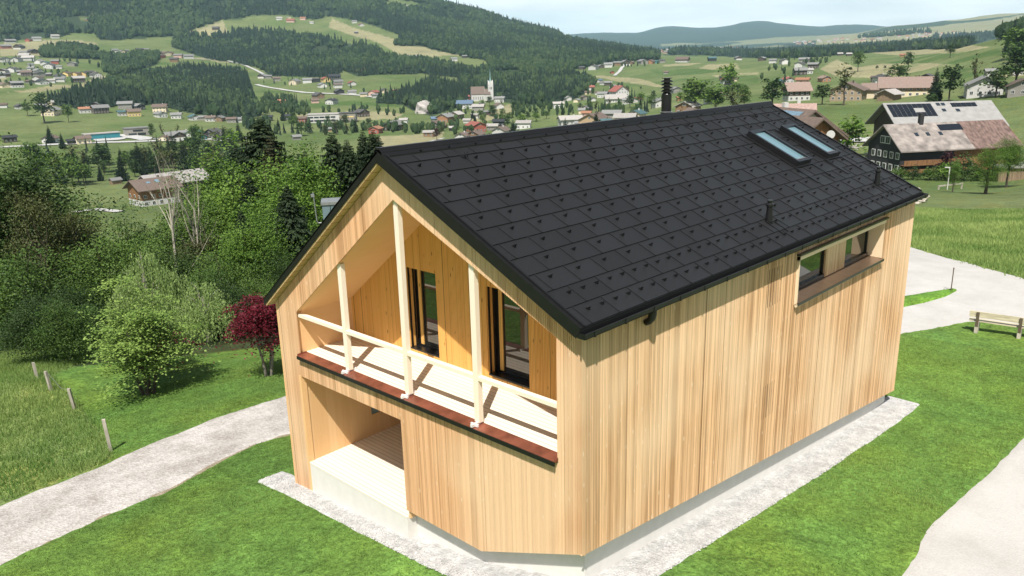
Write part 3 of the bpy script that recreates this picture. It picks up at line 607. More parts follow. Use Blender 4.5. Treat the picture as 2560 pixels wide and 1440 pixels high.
# ground-floor terrace
MB().box((XF-.002, 4.66, -5.15), (5.2, 8.24, -5.115)).build('terrace_deck', 'deck', house)
m = MB(); m.box((XF+.02, 8.243, -5.99), (2.05, 8.30, -2.95)); m.box((2.05, 8.243, -5.99), (2.55, 8.30, -4.58)); m.box((2.05, 8.243, -4.0), (2.55, 8.30, -2.95)); m.box((2.55, 8.243, -5.99), (5.25, 8.30, -2.95)); m.build('terrace_wall', 'wood_wall', house)
m = MB(); m.box((5.2, 4.5, -5.2), (5.25, 8.24, -2.95)); m.box((XF+.05, 4.60, -5.15), (5.2, 4.655, -2.95)); m.build('terrace_wall', 'wood_wall', house)
MB().box((XF+.02, 4.6, -2.93), (5.2, 8.3, -2.90)).build('terrace_ceiling', 'wood_panel', house)
w_ = MB().box((2.05, 8.27, -4.58), (2.55, 8.285, -4.0)).build('window', 'sky_glass', house)
# balcony
XB = 1.70
fluted('balcony_back_wall', .5, 8.25, c(-2.40), lambda s: bal_top(s)+.05, [(5.15, 6.11, c(-2.22), c(-.37)), (2.58, 3.68, c(-2.22), c(-.37))], lambda s, z, o: (XB-o, s, z), 'wood_inner', pitch=.034, breaks=(4.453,))
MB().box((XF+.17, .5, -2.44), (XB, 8.26, -2.405)).build('balcony_deck', 'deck', house)
MB().box((XF+.02, 8.20, -2.44), (XB, 8.26, -1.35)).build('balcony_side_wall', 'wood_panel', house)
MB().box((XF+.02, .5, -2.44), (XB, .60, -.3)).build('balcony_side_wall', 'wood_panel', house)
m = MB(); m.prism([(XF+.012, 8.26, bal_top(8.26)+.004), (XF+.012, 4.453, bal_top(4.453)+.004), (XF+.012, 4.453, bal_top(4.453)+.06), (XF+.012, 8.26, bal_top(8.26)+.06)], (XB-XF, 0, 0))
m.prism([(XF+.012, .5, bal_top(.5)+.004), (XF+.012, 4.452, bal_top(4.452)+.004), (XF+.012, 4.452, bal_top(4.452)+.06), (XF+.012, .5, bal_top(.5)+.06)], (XB-XF, 0, 0))
m.build('balcony_ceiling', 'wood_panel', house)
# copper capping of the parapet with dark front lip
sill = MB().prism([(XF-.075, .60, -2.437), (XF+.17, .60, -2.405), (XF+.17, .60, -2.395), (XF-.075, .60, -2.427)], (0, 7.55, 0)).build('parapet_capping', 'copper', house)
MB().box((XF-.099, .60, -2.50), (XF-.0755, 8.15, -2.427)).build('drip_edge', 'trim_black', sill)
MB().box((XF-.075, .596, -2.435), (XF+.0, .612, -2.375)).build('end_upstand', 'copper', sill); MB().box((XF-.075, 8.138, -2.435), (XF+.17, 8.15, -2.38)).build('end_upstand', 'copper', sill)
for y in (2.53, 4.47, 6.43):
    zt = bal_top(y)+.02; p = MB().box((.25, y-.062, -2.36), (.35, y+.062, zt)).build('post', 'wood_post', house)
    MB().box((.10, y-.022, -2.41), (.46, y+.022, -2.36)).box((.17, y-.09, -2.41), (.20, y+.09, -2.365)).build('post_bracket', 'white_bracket', p)
for a, b in ((.60, 2.455), (2.605, 4.395), (4.545, 6.355), (6.505, 8.19)):
    MB().box((.245, a-.012, -1.55), (.355, b+.012, -1.48)).build('rail', 'wood_post', house)
for (y0, y1) in ((5.15, 6.11), (2.58, 3.68)):
    d = MB().box((1.955, y0, -2.15), (1.97, y1, -.45)).build('balcony_door', 'door_glass', house)
    f = MB(); f.box((1.93, y0, -2.22), (1.99, y1, -2.15)); f.box((1.93, y1-.10, -2.15), (1.975, y1-.0, -.45)); f.box((1.93, y0, -.45), (1.99, y1, -.37)); f.box((XB+.01, y0, -2.235), (1.93, y1, -2.19)); f.box((1.74, y1-.025, -2.2), (1.78, y1-.001, -.37)); f.box((1.87, y1-.03, -2.2), (1.90, y1-.001, -.37)); f.build('door_frame', 'black_metal', d)
    g = MB(); g.box((XB+.012, y1, -2.235), (2.05, y1+.05, -.36)); g.box((XB+.012, y0-.05, -2.235), (2.05, y0, -.36)); g.box((XB+.012, y0, -.37), (2.05, y1, -.33)); g.box((1.935, y1-.19, -2.15), (1.953, y1-.10, -.45)); g.build('door_reveal', 'wood_inner', d)
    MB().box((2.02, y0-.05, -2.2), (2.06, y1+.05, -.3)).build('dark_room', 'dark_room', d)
# long side window
wx0, wx1, wz0, wz1 = 7.46, 12.55, -1.44, -.36
fr = MB(); fr.box((wx0, YS-.055, wz0-.0), (wx0+.05, YS+.05, wz1)); fr.box((wx1-.03, YS-.03, wz0+.06), (wx1, YS+.4, wz1)); fr.box((wx0, YS-.055, wz1-.09), (wx1, YS+.05, wz1+.012)); fr.box((wx0, YS-.06, wz0-.05), (wx1, YS-.02, wz0+.02)); fr.box((wx0, YS+.05, wz1-.03), (wx1, YS+.4, wz1)); win = fr.build('window', 'wood_pale', house)
MB().box((wx0-.02, YS-.10, wz1+.013), (wx1+.06, YS-.003, wz1+.05)).build('window_flashing', 'black_metal', win)
MB().prism([(wx0+.02, YS-.085, wz0+.025), (wx0+.02, YS+.36, wz0+.075), (wx0+.02, YS+.36, wz0+.09), (wx0+.02, YS-.085, wz0+.04)], (wx1-wx0-.02, 0, 0)).build('window_sill', 'bronze_sill', win)
MB().box((wx0+.02, YS-.095, wz0-.02), (wx1+.01, YS-.0855, wz0+.04)).build('sill_lip', 'black_metal', win)
for a, b in ((wx0+.05, 9.72), (10.9, 12.45)):
    MB().box((a, YS+.36, wz0+.17), (b, YS+.37, wz1-.03)).build('glass_pane', 'side_glass', win)
    f = MB(); f.box((a, YS+.30, wz0+.09), (b, YS+.372, wz0+.17)); f.box((b-.05, YS+.33, wz0+.17), (b, YS+.375, wz1-.03)); f.build('sash', 'black_metal', win)
m = MB(); m.box((9.72, YS+.29, wz0+.09), (10.9, YS+.4, wz1-.03)); m.build('window_panel', 'wood_facade', win)
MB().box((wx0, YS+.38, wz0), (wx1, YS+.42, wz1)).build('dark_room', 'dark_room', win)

# ---- roof
roof = MB()
fx = lambda y: LEN-.157*(y/HR)
YE = 9.142; nx = 26; ny = 26
# deck under the tiles (right slope) and closed left slope
roof.prism([(0, 0, -.03), (0, HR, RR-.03), (0, HR, RR-.10), (0, 0, -.10)], (LEN-.08, 0, 0))
roof.prism([(0, HR, RR), (0, YE, ztop(YE)), (0, YE, ztop(YE)-.085), (0, HR, RR-.085)], (LEN-.157, 0, 0))
R_ = roof.build('roof', 'roof_black', house)
sf = MB(); sf.prism([(.012, .03, -.105), (.012, HR, RR-.105), (.012, HR, RR-.18), (.012, .03, -.18)], (LEN-.1, 0, 0)); sf.prism([(.012, HR, RR-.09), (.012, YE-.06, ztop(YE-.06)-.09), (.012, YE-.06, ztop(YE-.06)-.175), (.012, HR, RR-.175)], (LEN-.2, 0, 0))
sf.build('soffit', 'soffit_wood', R_)
# tiles: 12 staggered courses, each tile slightly tilted over the one below, with a welt on its side
tl = MB(); sd = np.array([0, HR, RR]); sdn = sd/np.linalg.norm(sd); nrm = np.array([0, -sdn[2], sdn[1]]); SLN = np.linalg.norm(sd); RH = SLN/12
def rp_(x, s, h): p = sdn*s+nrm*h; return (x, p[1], p[2])
for r in range(12):
    s0, s1 = r*RH, (r+1)*RH+.01; off = .306 if r % 2 == 0 else .656; xs = [0.09]+[q for q in np.arange(off-.7, LEN, .7) if .12 < q < fx(0)-.12]+[fx(sdn[1]*s0)-.03]
    for a, b in zip(xs[:-1], xs[1:]):
        if b-a < .06: continue
        j = rng.uniform(-.0015, .0015)
        tmi = int(rng.integers(0, 3)); v = [rp_(a+.004, s0, .022+j), rp_(b-.004, s0, .022-j), rp_(b-.004, s1, .004), rp_(a+.004, s1, .004), rp_(a+.004, s0, -.012), rp_(b-.004, s0, -.012)]
        tl.add(v, [(0, 1, 2, 3), (4, 5, 1, 0), (4, 0, 3), (5, 2, 1)], tmi)
        if b < LEN-.1: tl.add([rp_(b-.026, s0, .034), rp_(b-.008, s0, .034), rp_(b-.008, s1, .016), rp_(b-.026, s1, .016), rp_(b-.022, s0, .0), rp_(b-.008, s0, .0), rp_(b-.022, s1, .0), rp_(b-.008, s1, .0)], [(0, 1, 2, 3), (4, 5, 1, 0), (0, 3, 6, 4), (1, 5, 7, 2)])
tl.build('roof_tiles', ['roof_black', 'roof_black_b', 'roof_black_c'], R_)
# snow guards
gm = MB(); gm.box((-.03, -.001, 0), (.03, .08, .006)); gm.prism([(-.02, 0, .006), (-.02, .07, .006), (-.02, .008, .088), (-.02, .0, .088)], (.006, 0, 0)); gm.prism([(.014, 0, .006), (.014, .07, .006), (.014, .008, .088), (.014, .0, .088)], (.006, 0, 0)); gm.box((-.014, -.001, .006), (.014, .008, .088))
A_ = Matrix(((.8, 0, 0, 0), (0, sdn[1]*.8, nrm[1]*.8, 0), (0, sdn[2]*.8, nrm[2]*.8, 0), (0, 0, 0, 1))); gm.xf(A_)
gme = gm.mesh('snow_guard', ['trim_black']); pos = []
SKY = [(11.24, 12.06, 1.93, 3.36), (13.13, 13.93, 1.93, 3.36)]
for r in range(12):
    s = r*RH+.60*RH; off = (.306 if r % 2 == 0 else .656)+.2; step = .35 if r < 2 else .7
    for x in np.arange(off-.7, LEN-.2, step):
        p = rp_(x, s, .008)
        if x < .25 or any(a-.25 < x < b+.12 and y0-.1 < p[1] < y1+.1 for a, b, y0, y1 in SKY) or any(abs(x-q) < .16 and .5 < p[1] < .95 for q in (7.28, 13.54)): continue
        pos.append(p)
pos.sort(key=lambda p: np.linalg.norm(np.array(p)-CP)); 
for p in pos[:100]: link('snow_guard', gme, R_, p)
rest = MB()
for p in pos[100:]:
    rest.add([tuple(np.add(v, p)) for v in gm.v], gm.f)
rest.build('snow_guards', 'trim_black', R_)['kind'] = 'stuff'
# verge, eave and ridge trims
m = MB()
for (a, b) in ((0, SLN),):
    m.add([rp_(-.01, a-.02, -.17), rp_(.0, a-.02, -.17), rp_(-.01, b+.02, -.17), rp_(.0, b+.02, -.17), rp_(-.01, a-.02, .03), rp_(.085, a-.02, .03), rp_(-.01, b+.02, .03), rp_(.085, b+.02, .03), rp_(.085, a-.02, .01), rp_(.085, b, .01)], [(0, 2, 6, 4), (4, 6, 7, 5), (5, 7, 9, 8), (0, 4, 5, 8), (0, 1, 3, 2)])
    m.add([rp_(.055, a-.02, .03), rp_(.088, a-.02, .03), rp_(.088, a-.02, .06), rp_(.055, a-.02, .06), rp_(.055, b-.02, .03), rp_(.088, b-.02, .03), rp_(.088, b-.02, .06), rp_(.055, b-.02, .06)], [(0, 1, 2, 3), (0, 4, 5, 1), (1, 5, 6, 2), (2, 6, 7, 3), (3, 7, 4, 0)])
m.build('verge_trim', 'trim_black', R_); m = MB(); m.prism([(-.012, HR, RR+.045), (-.012, YE, ztop(YE)+.02), (-.012, YE, ztop(YE)-.12), (-.012, HR, RR-.13)], (.02, 0, 0)); m.prism([(-.012, HR, RR+.05), (-.012, YE, ztop(YE)+.03), (-.012, YE, ztop(YE)+.0), (-.012, HR, RR+.0)], (.09, 0, 0))
m.build('verge_trim', 'trim_black', R_); m = MB(); m.add([(fx(0), 0, -.12), (fx(HR), HR, RR-.12), (fx(HR), HR, RR+.05), (fx(0), 0, .05), (fx(0)-.06, 0, .05), (fx(HR)-.06, HR, RR+.05)], [(0, 1, 2, 3), (3, 2, 5, 4)])
m.build('verge_trim', 'trim_black', R_)
rd = MB(); ln = LEN-.10
for hh, ww in ((.050, .17), (.085, .11)):
    rd.prism([(0, HR-ww, RR-ww*RR/HR+hh-.01), (0, HR-.05, RR+hh+.012), (0, HR+.05, RR+hh+.012), (0, HR+ww, RR-ww*SL+hh-.01), (0, HR+ww, RR-ww*SL-.03), (0, HR, RR-.06), (0, HR-ww, RR-ww*RR/HR-.02)], (ln-.06, 0, 0))
rd.build('ridge_cap', 'trim_black', R_)
g = MB(); g.box((-.0, -.03, -.15), (LEN, -.012, .012)); g.box((0, -.012, -.155), (LEN, YS-.02, -.10)); g.build('fascia', 'trim_black', R_)
# box gutter with rolled front bead and brackets
g = MB(); g.box((-.06, -.155, -.125), (LEN+.06, -.035, -.115)); g.box((-.06, -.155, -.125), (LEN+.06, -.147, -.045)); g.box((-.06, -.043, -.12), (LEN+.06, -.035, -.02)); g.box((-.065, -.155, -.125), (-.055, -.035, -.04)); g.box((LEN+.055, -.155, -.125), (LEN+.065, -.035, -.04)); g.tube([(-.06, -.151, -.045), (LEN+.06, -.151, -.045)], .012, 8)
gut = g.build('gutter', 'trim_black', house)
for x in np.arange(.16, LEN, .78): MB().box((x, -.166, -.134), (x+.03, -.03, -.127)).box((x, -.166, -.134), (x+.03, -.159, -.035)).build('gutter_bracket', 'trim_black', gut)
MB().tube([(1.76, -.10, -.12), (1.76, -.10, -.20), (1.76, -.085, -.26), (1.76, -.04, -.32), (1.76, .03, -.36)], [.075, .07, .065, .06, .055], 12).build('downpipe_outlet', 'trim_black', gut)
# skylights
for (a, b, y0, y1) in SKY:
    s0, s1 = y0/sdn[1], y1/sdn[1]; cx = .09
    def rb(m_, xa, xb, sa, sb, h0, h1): m_.add([rp_(xa, sa, h0), rp_(xb, sa, h0), rp_(xb, sb, h0), rp_(xa, sb, h0), rp_(xa, sa, h1), rp_(xb, sa, h1), rp_(xb, sb, h1), rp_(xa, sb, h1)], [(0, 3, 2, 1), (4, 5, 6, 7), (0, 1, 5, 4), (1, 2, 6, 5), (2, 3, 7, 6), (3, 0, 4, 7)]); return m_
    m = MB(); rb(m, a, a+cx, s0, s1, -.02, .17); rb(m, b-cx, b, s0, s1, -.02, .17); rb(m, a+cx, b-cx, s1-.1, s1, -.02, .17); rb(m, a+cx, b-cx, s0, s0+.1, -.02, .165)
    k = m.build('skylight', 'black_metal', R_)
    rb(MB(), a+cx, b-cx, s0+.1, s1-.1, .10, .115).build('glass_pane', 'sky_glass', k)
    m = MB(); rb(m, a+cx, b-cx, s0+.1, s0+.17, .1155, .13); m.build('glazing_bar', 'zinc', k)
    m = MB(); rb(m, a-.16, a-.02, s0-.75, s1+.05, .02, .035); rb(m, b+.02, b+.10, s0-.75, s1+.05, .02, .035); rb(m, a-.05, b+.05, s0-.06, s0-.004, .02, .04); m.build('flashing', 'trim_black', k)
# roof vents
for vx, vy in ((7.28, .665), (13.54, .675)):
    z = vy*RR/HR+.02; v = MB().tube([(vx, vy, z-.03), (vx, vy, z+.04), (vx, vy, z+.30), (vx, vy, z+.31)], [.085, .075, .058, .056], 16).build('roof_vent', 'trim_black', R_, smooth=False)
    MB().tube([(vx, vy, z+.31), (vx, vy, z+.33), (vx, vy, z+.37), (vx, vy, z+.40)], [.058, .078, .078, .045], 16).tube([(vx, vy, z+.40), (vx, vy, z+.43)], .045, 12).tube([(vx, vy, z+.43), (vx, vy, z+.46)], .060, 14).build('vent_cap', 'black_metal', v)
    MB().tube([(vx, vy, z), (vx, vy, z+.02)], .095, 16).build('vent_collar', 'trim_black', v)
    s = vy/sdn[1]
    for dx in (-.12, .14): m = MB(); m.add([rp_(vx+dx, s-.42, .03), rp_(vx+dx+.03, s-.42, .03), rp_(vx+dx+.03, s+.02, .035), rp_(vx+dx, s+.02, .035), rp_(vx+dx, s-.42, 0), rp_(vx+dx+.03, s-.42, 0), rp_(vx+dx+.03, s+.02, 0), rp_(vx+dx, s+.02, 0)], [(0, 1, 2, 3), (4, 5, 1, 0), (1, 5, 6, 2), (2, 6, 7, 3), (3, 7, 4, 0)]); m.build('flashing', 'trim_black', v)
# ladder hooks near the ridge
for hx in (1.66, 5.28, 9.47, 13.05):
    s = 4.20/sdn[1]; m = MB()
    for dx in (-.035, .035): m.tube([rp_(hx+dx, s+.35, .012), rp_(hx+dx, s, .014), rp_(hx+dx, s-.10, .02), rp_(hx+dx, s-.15, .05), rp_(hx+dx, s-.15, .10), rp_(hx+dx, s-.10, .13)], .011, 6)
    m.build('ladder_hook', 'trim_black', R_)
# flue on the far slope
fl_ = np.array([10.45, 5.35]); zb = 1.55
f = MB(); f.tube([(*fl_, zb-.25), (*fl_, 2.33)], .155, 24); f.tube([(*fl_, 2.33), (*fl_, 2.80)], .135, 24); f.tube([(*fl_, 2.80), (*fl_, 2.85)], [.135, .105], 24); f.tube([(*fl_, 2.85), (*fl_, 3.22)], .085, 16)
ch = f.build('chimney', 'black_metal', R_)
m = MB(); m.tube([(*fl_, 2.325), (*fl_, 2.345)], .175, 24); m.build('chimney_collar', 'zinc', ch)
m = MB()
for i in range(4): z = 2.87+i*.085; m.tube([(*fl_, z), (*fl_, z+.012), (*fl_, z+.05)], [.165, .165, .115], 20)
m.tube([(*fl_, 3.215), (*fl_, 3.235)], .14, 20); m.build('chimney_cowl', 'black_metal', ch)
# ---------------------------------------------------------------- trees
leafmat('leaf_dark', (.015, .038, .008), (.070, .125, .025)); leafmat('leaf_mid', (.028, .068, .011), (.125, .205, .036)); leafmat('leaf_bright', (.050, .115, .013), (.19, .31, .05), .30)
leafmat('leaf_maple', (.08, .16, .024), (.36, .49, .13), .32); leafmat('leaf_red', (.060, .007, .012), (.20, .018, .032), .35, .5); leafmat('leaf_purple', (.03, .008, .012), (.08, .02, .028)); leafmat('leaf_olive', (.05, .065, .018), (.115, .125, .038))
leafmat('needle', (.012, .026, .010), (.036, .058, .022), .12, .7); leafmat('needle_brown', (.030, .034, .014), (.075, .072, .03), .12, .7); leafmat('willow', (.17, .26, .075), (.42, .54, .20), .5)
leafmat('far_needle', (.008, .021, .011), (.022, .042, .019), .05, .8); leafmat('far_leaf', (.019, .043, .013), (.060, .092, .029), .1, .8)
simple('bark', (.075, .058, .042), rough=.9, var=.3, scale=4); simple('bark_grey', (.20, .18, .15), rough=.9, var=.3, scale=4); simple('bark_twig', (.22, .20, .15), rough=.8, var=.3, scale=4); simple('bark_birch', (.42, .38, .31), rough=.7, var=.35, scale=5, stretch=(1, 1, .4))
def quads(Cn, Nn, size, asp=.62, jit=.35, bend=0.0, R=rng):
    # rhombic leaves at Cn with normals Nn
    n = len(Cn); a = R.normal(size=(n, 3)); t = np.cross(Nn, a); t /= np.linalg.norm(t, axis=1)[:, None]+1e-9; b = np.cross(Nn, t); s = (size*R.uniform(1-jit, 1+jit, n))[:, None]/2
    V = np.stack([Cn-t*s, Cn-b*s*asp, Cn+t*s, Cn+b*s*asp], 1).reshape(-1, 3); return V, np.arange(4*n).reshape(-1, 4)
def unit(n, R, up=.0):
    v = R.normal(size=(n, 3)); v /= np.linalg.norm(v, axis=1)[:, None]; v[:, 2] = v[:, 2]+up*np.sign(v[:, 2]+1e-6); return v/np.linalg.norm(v, axis=1)[:, None]
def merge(parts):
    V, F, T, n = [], [], [], 0
    for v, f, t in parts: V.append(v); F.append(f+n); T.append(t); n += len(v)
    return np.concatenate(V), np.concatenate(F), np.concatenate(T)
def broadleaf(seed, h, R0, base, ncl, nl, leaf, mat, bark='bark', up=.55, flat=.45, shell=.55, squash=1.0, multi=1, gap=0.0):
    R = np.random.default_rng(seed); crown_h = h-base; cz = base+crown_h*.52; t = unit(ncl, R)
    rad = (shell+(1-shell)*R.random(ncl))[:, None]*R.uniform(.72, 1.16, (ncl, 1)); lump = (.8+.42*np.sin(3.1*np.arctan2(t[:, 1], t[:, 0])+seed)*np.cos(2.3*t[:, 2]+seed))[:, None]
    Cc = t*rad*lump*np.array([R0, R0, crown_h*.5*squash]); Cc[:, 2] += cz; w = np.clip((Cc[:, 2]-base)/crown_h, 0, 1); Cc[:, :2] *= (1.08-.55*w**2)[:, None]
    parts = []; cs = R0*.20
    for q in range(ncl):
        if R.random() < gap: continue
        k = max(4, int(nl*R.uniform(.6, 1.4))); off = R.normal(size=(k, 3))*np.array([cs, cs, cs*flat])*R.uniform(.7, 1.2); p = Cc[q]+off; p[:, 2] -= .25*(off[:, 0]**2+off[:, 1]**2)/cs
        nn = unit(k, R); nn[:, 2] = np.abs(nn[:, 2])+up; nn /= np.linalg.norm(nn, axis=1)[:, None]; v, f = quads(p, nn, leaf, R=R); tt = np.clip(R.normal(.42+R.uniform(-.2, .22), .16, k), 0, 1); parts.append((v, f, tt))
    V, F, T = merge(parts); crown = npmesh('crown', V, F, mat, tint=T)
    m = MB()
    for k in range(multi):
        a0 = 6.28*k/multi+seed; lean = .0 if multi == 1 else .22; top = np.array([math.cos(a0)*R0*lean*1.5, math.sin(a0)*R0*lean*1.5, base+crown_h*.7]); r0 = h*.016/(multi**.4)+.02
        pts = [np.array([math.cos(a0)*lean*.15*R0, math.sin(a0)*lean*.15*R0, -.35])+(top)*u+np.append(R.normal(0, .02*h*u, 2), 0) for u in (0, .25, .5, .75, 1.)]; m.tube(pts, [r0*1.25, r0, r0*.8, r0*.55, r0*.2], 7)
        for q in R.choice(ncl, min(ncl, 16//multi+3), replace=False):
            u = R.uniform(.35, .85); p0 = np.array([math.cos(a0)*lean*.15*R0, math.sin(a0)*lean*.15*R0, -.35])+top*u; p1 = Cc[q]; mid = (p0+p1)/2+np.array([0, 0, -.04*h]); m.tube([p0, mid, p1], [r0*.42, r0*.25, r0*.08], 5, cap=False)
    return [('trunk', m.mesh('trunk', bark)), ('crown', crown)]
def spruce(seed, h, R0, mat='needle', dens=1.0, nq=6, base=.06, ragged=.25, wq=1.0):
    R = np.random.default_rng(seed); parts = []; lv = int(34*dens)
    for i in range(lv):
        u = base+(1-base)*(i/lv)**.92; z = u*h; L_ = R0*(1-u)**.78*R.uniform(1-ragged, 1+ragged)+.10; nb = max(6, int((11-4*u)*min(1.3, dens)))
        for k in range(nb):
            a = 6.283*(k+R.random()*.7)/nb+i*1.3; l = L_*R.uniform(.65, 1.15); dr = R.uniform(.25, .6)
            t = np.linspace(.15, 1, nq)[:, None]; d = np.array([math.cos(a), math.sin(a), 0]); P = d*t*l; P[:, 2] = z-dr*(t[:, 0]**1.3)*l*.55+.12*l*t[:, 0]**3
            sd_ = np.cross(d, [0, 0, 1]); wq_ = l*.26*(1.15-t)*wq+.05*h/18; dz = np.array([0, 0, -1])*l*.16
            n = len(P); f = d*(l/nq*.9)
            V = np.stack([P-f+sd_*wq_*.5, P-f-sd_*wq_*.5, P+f-sd_*wq_*R.uniform(.3, 1.1, (n, 1))+dz*R.uniform(.3, 1.6, (n, 1)), P+f+sd_*wq_*R.uniform(.3, 1.1, (n, 1))+dz*R.uniform(.3, 1.6, (n, 1))], 1).reshape(-1, 3)
            parts.append((V, np.arange(4*n).reshape(-1, 4), np.clip(R.normal(.35+.3*R.random(), .15, n), 0, 1)))
            # hanging twigs
            P2 = P+R.normal(0, .04*l, P.shape); V = np.stack([P2-f*.6, P2+f*.6, P2+f*.3+dz*2.2*R.uniform(.5, 1.4, (n, 1)), P2-f*.3+dz*2.2*R.uniform(.5, 1.4, (n, 1))], 1).reshape(-1, 3); parts.append((V, np.arange(4*n).reshape(-1, 4), np.clip(R.normal(.25, .15, n), 0, 1)))
    V, F, T = merge(parts); return [('trunk', MB().tube([(0, 0, -.4), (0, 0, h*.5), (0, 0, h*.98)], [h*.014, h*.009, .02], 6).mesh('trunk', 'bark')), ('crown', npmesh('crown', V, F, mat, tint=T))]
def willow(seed, h, R0):
    R = np.random.default_rng(seed); parts = []; m = MB(); m.tube([(0, 0, -.3), (.1, 0, h*.4), (-.1, .1, h*.72)], [.28, .2, .1], 8)
    for i in range(760):
        a = R.uniform(0, 6.283); lob = [(0, 0, 1.), (.45, -.35, .78), (-.55, .1, .70), (.15, .55, .74), (-.2, -.6, .62)][i % 5]; rr = R0*.62*math.sqrt(R.random()); z0 = h*lob[2]*(1-.26*(rr/R0/.62)**2)*R.uniform(.86, 1.0); ln = R.uniform(.2, .58)*h; p = np.array([math.cos(a)*rr+lob[0]*R0, math.sin(a)*rr+lob[1]*R0, z0]); d = np.array([math.cos(a), math.sin(a), 0])*R.uniform(.0, .25)
        n = 13; t = np.linspace(0, 1, n)[:, None]; P = p+d*t*ln*.6+np.array([0, 0, -1])*t*ln*(.4+.6*t)+R.normal(0, .07, (n, 3)); s = R.normal(size=(n, 3))*[1, 1, .2]; s /= np.linalg.norm(s, axis=1)[:, None]; w = .055; l = np.array([0, 0, -1])*ln/n*.75+R.normal(0, .05, (n, 3))
        V = np.stack([P-l*.5, P-s*w, P+l*.8, P+s*w], 1).reshape(-1, 3); parts.append((V, np.arange(4*n).reshape(-1, 4), np.clip(R.normal(.5, .2, n), 0, 1)))
        if i < 16: m.tube([(0, 0, h*.4), p*[.5, .5, 1]-[0, 0, .5], p], [.09, .05, .02], 5)
    V, F, T = merge(parts); return [('trunk', m.mesh('trunk', 'bark_grey')), ('crown', npmesh('crown', V, F, 'willow', tint=T))]
def bare(seed, h, spread=.5):
    R = np.random.default_rng(seed); m = MB(); tw = MB()
    def br(p, d, l, r, lev, M_):
        pts = [p]; 
        for i in range(5): d = d+R.normal(0, .07, 3)+np.array([0, 0, .05]); d /= np.linalg.norm(d); pts.append(pts[-1]+d*l/5)
        M_.tube(pts, list(np.linspace(r, r*.35, 6)*(1 if lev == 0 else .62)), 6 if lev == 0 else 4, cap=False)
        if lev < 3:
            for k in range([9, 5, 3][lev]):
                j = R.integers(2 if lev == 0 else 1, 6); dd = d+R.normal(0, spread, 3)*[1, 1, .5]; dd[2] = abs(dd[2])*.8+.35; dd /= np.linalg.norm(dd); br(pts[j], dd, l*R.uniform(.30, .46), r*(.42 if j < 5 else .36), lev+1, tw if lev else m)
    br(np.array([0, 0, -.4]), np.array([.03, .02, 1.]), h*.72, h*.0095, 0, m)
    return [('trunk', m.mesh('trunk', 'bark_birch')), ('branches', tw.mesh('branches', 'bark_twig'))]
def shrub(seed, r, h, mat, nl=26, leaf=.16): 
    p = broadleaf(seed, h, r, .05*h, 26, nl, leaf, mat, shell=.5, flat=.6); return p
PR = {}
PR['b0'] = broadleaf(11, 12, 3.7, 3.0, 130, 190, .150, 'leaf_mid'); PR['b1'] = broadleaf(12, 12, 3.2, 2.2, 130, 190, .150, 'leaf_dark'); PR['b2'] = broadleaf(13, 12, 4.0, 2.6, 140, 200, .165, 'leaf_bright', flat=.35)
PR['b3'] = broadleaf(14, 12, 2.7, 1.5, 110, 170, .14, 'leaf_bright', gap=.1); PR['b4'] = broadleaf(15, 12, 3.0, 3.4, 85, 130, .15, 'leaf_olive', gap=.2); PR['b5'] = broadleaf(16, 12, 3.4, 2.0, 140, 180, .14, 'leaf_mid', flat=.3)
PR['s0'] = spruce(21, 18, 3.3, dens=3.0, nq=9); PR['s1'] = spruce(22, 18, 3.8, 'needle', 3.0, nq=9, ragged=.4); PR['s2'] = spruce(23, 18, 3.4, 'needle_brown', 2.0, nq=8, ragged=.5)
PR['m0'] = broadleaf(31, 10, 3.6, 1.6, 34, 24, .72, 'leaf_mid'); PR['m1'] = broadleaf(32, 10, 3.2, 1.4, 34, 24, .70, 'leaf_dark'); PR['m2'] = broadleaf(33, 10, 3.8, 1.6, 38, 24, .72, 'leaf_bright'); PR['m3'] = broadleaf(34, 10, 2.6, 2.2, 26, 18, .62, 'leaf_olive', gap=.15); PR['mp'] = broadleaf(35, 10, 3.4, 1.6, 34, 24, .7, 'leaf_purple')
PR['ms'] = spruce(36, 16, 3.1, 'needle', 1.0, nq=4, wq=1.7); PR['mt'] = spruce(37, 16, 2.5, 'needle', .9, nq=4, wq=1.8)
KIND = dict(b0=('broadleaf_tree', 'mid green broadleaf tree'), b1=('broadleaf_tree', 'dark green broadleaf tree'), b2=('broadleaf_tree', 'bright green broadleaf tree'), b3=('broadleaf_tree', 'slender fresh green broadleaf tree'), b4=('broadleaf_tree', 'sparse olive broadleaf tree'), b5=('broadleaf_tree', 'layered mid green broadleaf tree'),
            s0=('spruce_tree', 'tall dark spruce'), s1=('spruce_tree', 'broad ragged dark spruce'), s2=('spruce_tree', 'brownish thin spruce'), m0=('broadleaf_tree', 'round mid green tree'), m1=('broadleaf_tree', 'round dark green tree'), m2=('broadleaf_tree', 'round bright green tree'), m3=('broadleaf_tree', 'loose olive tree'), mp=('broadleaf_tree', 'dark purple leaved tree'), ms=('spruce_tree', 'dark pointed spruce'), mt=('spruce_tree', 'narrow dark spruce'))
PH = dict(b0=12, b1=12, b2=12, b3=12, b4=12, b5=12, s0=18, s1=18, s2=18, m0=10, m1=10, m2=10, m3=10, mp=10, ms=16, mt=16)
TREES = []
def put(kind, X, Y, h, wide=1.0, label=None, group=None, name=None, cat=None, parts=None, H0=None):
    z = float(H(X, Y))-.1; nm = name or KIND[kind][0]; o = empty(nm, (X, Y, z), rng.uniform(0, 6.283)); s = h/(H0 or PH[kind]); o.scale = (s*wide, s*wide, s)
    for pn, me in (parts or PR[kind]): link(pn, me, o)
    tag(o, label, cat or ('spruce' if 'spruce' in nm else 'tree'), group); TREES.append((o, kind, X, Y, h, label is None)); return o
def top_at(x, y, d):
    D = ray(x, y); D = D/math.hypot(D[0], D[1]); return CP+D*d
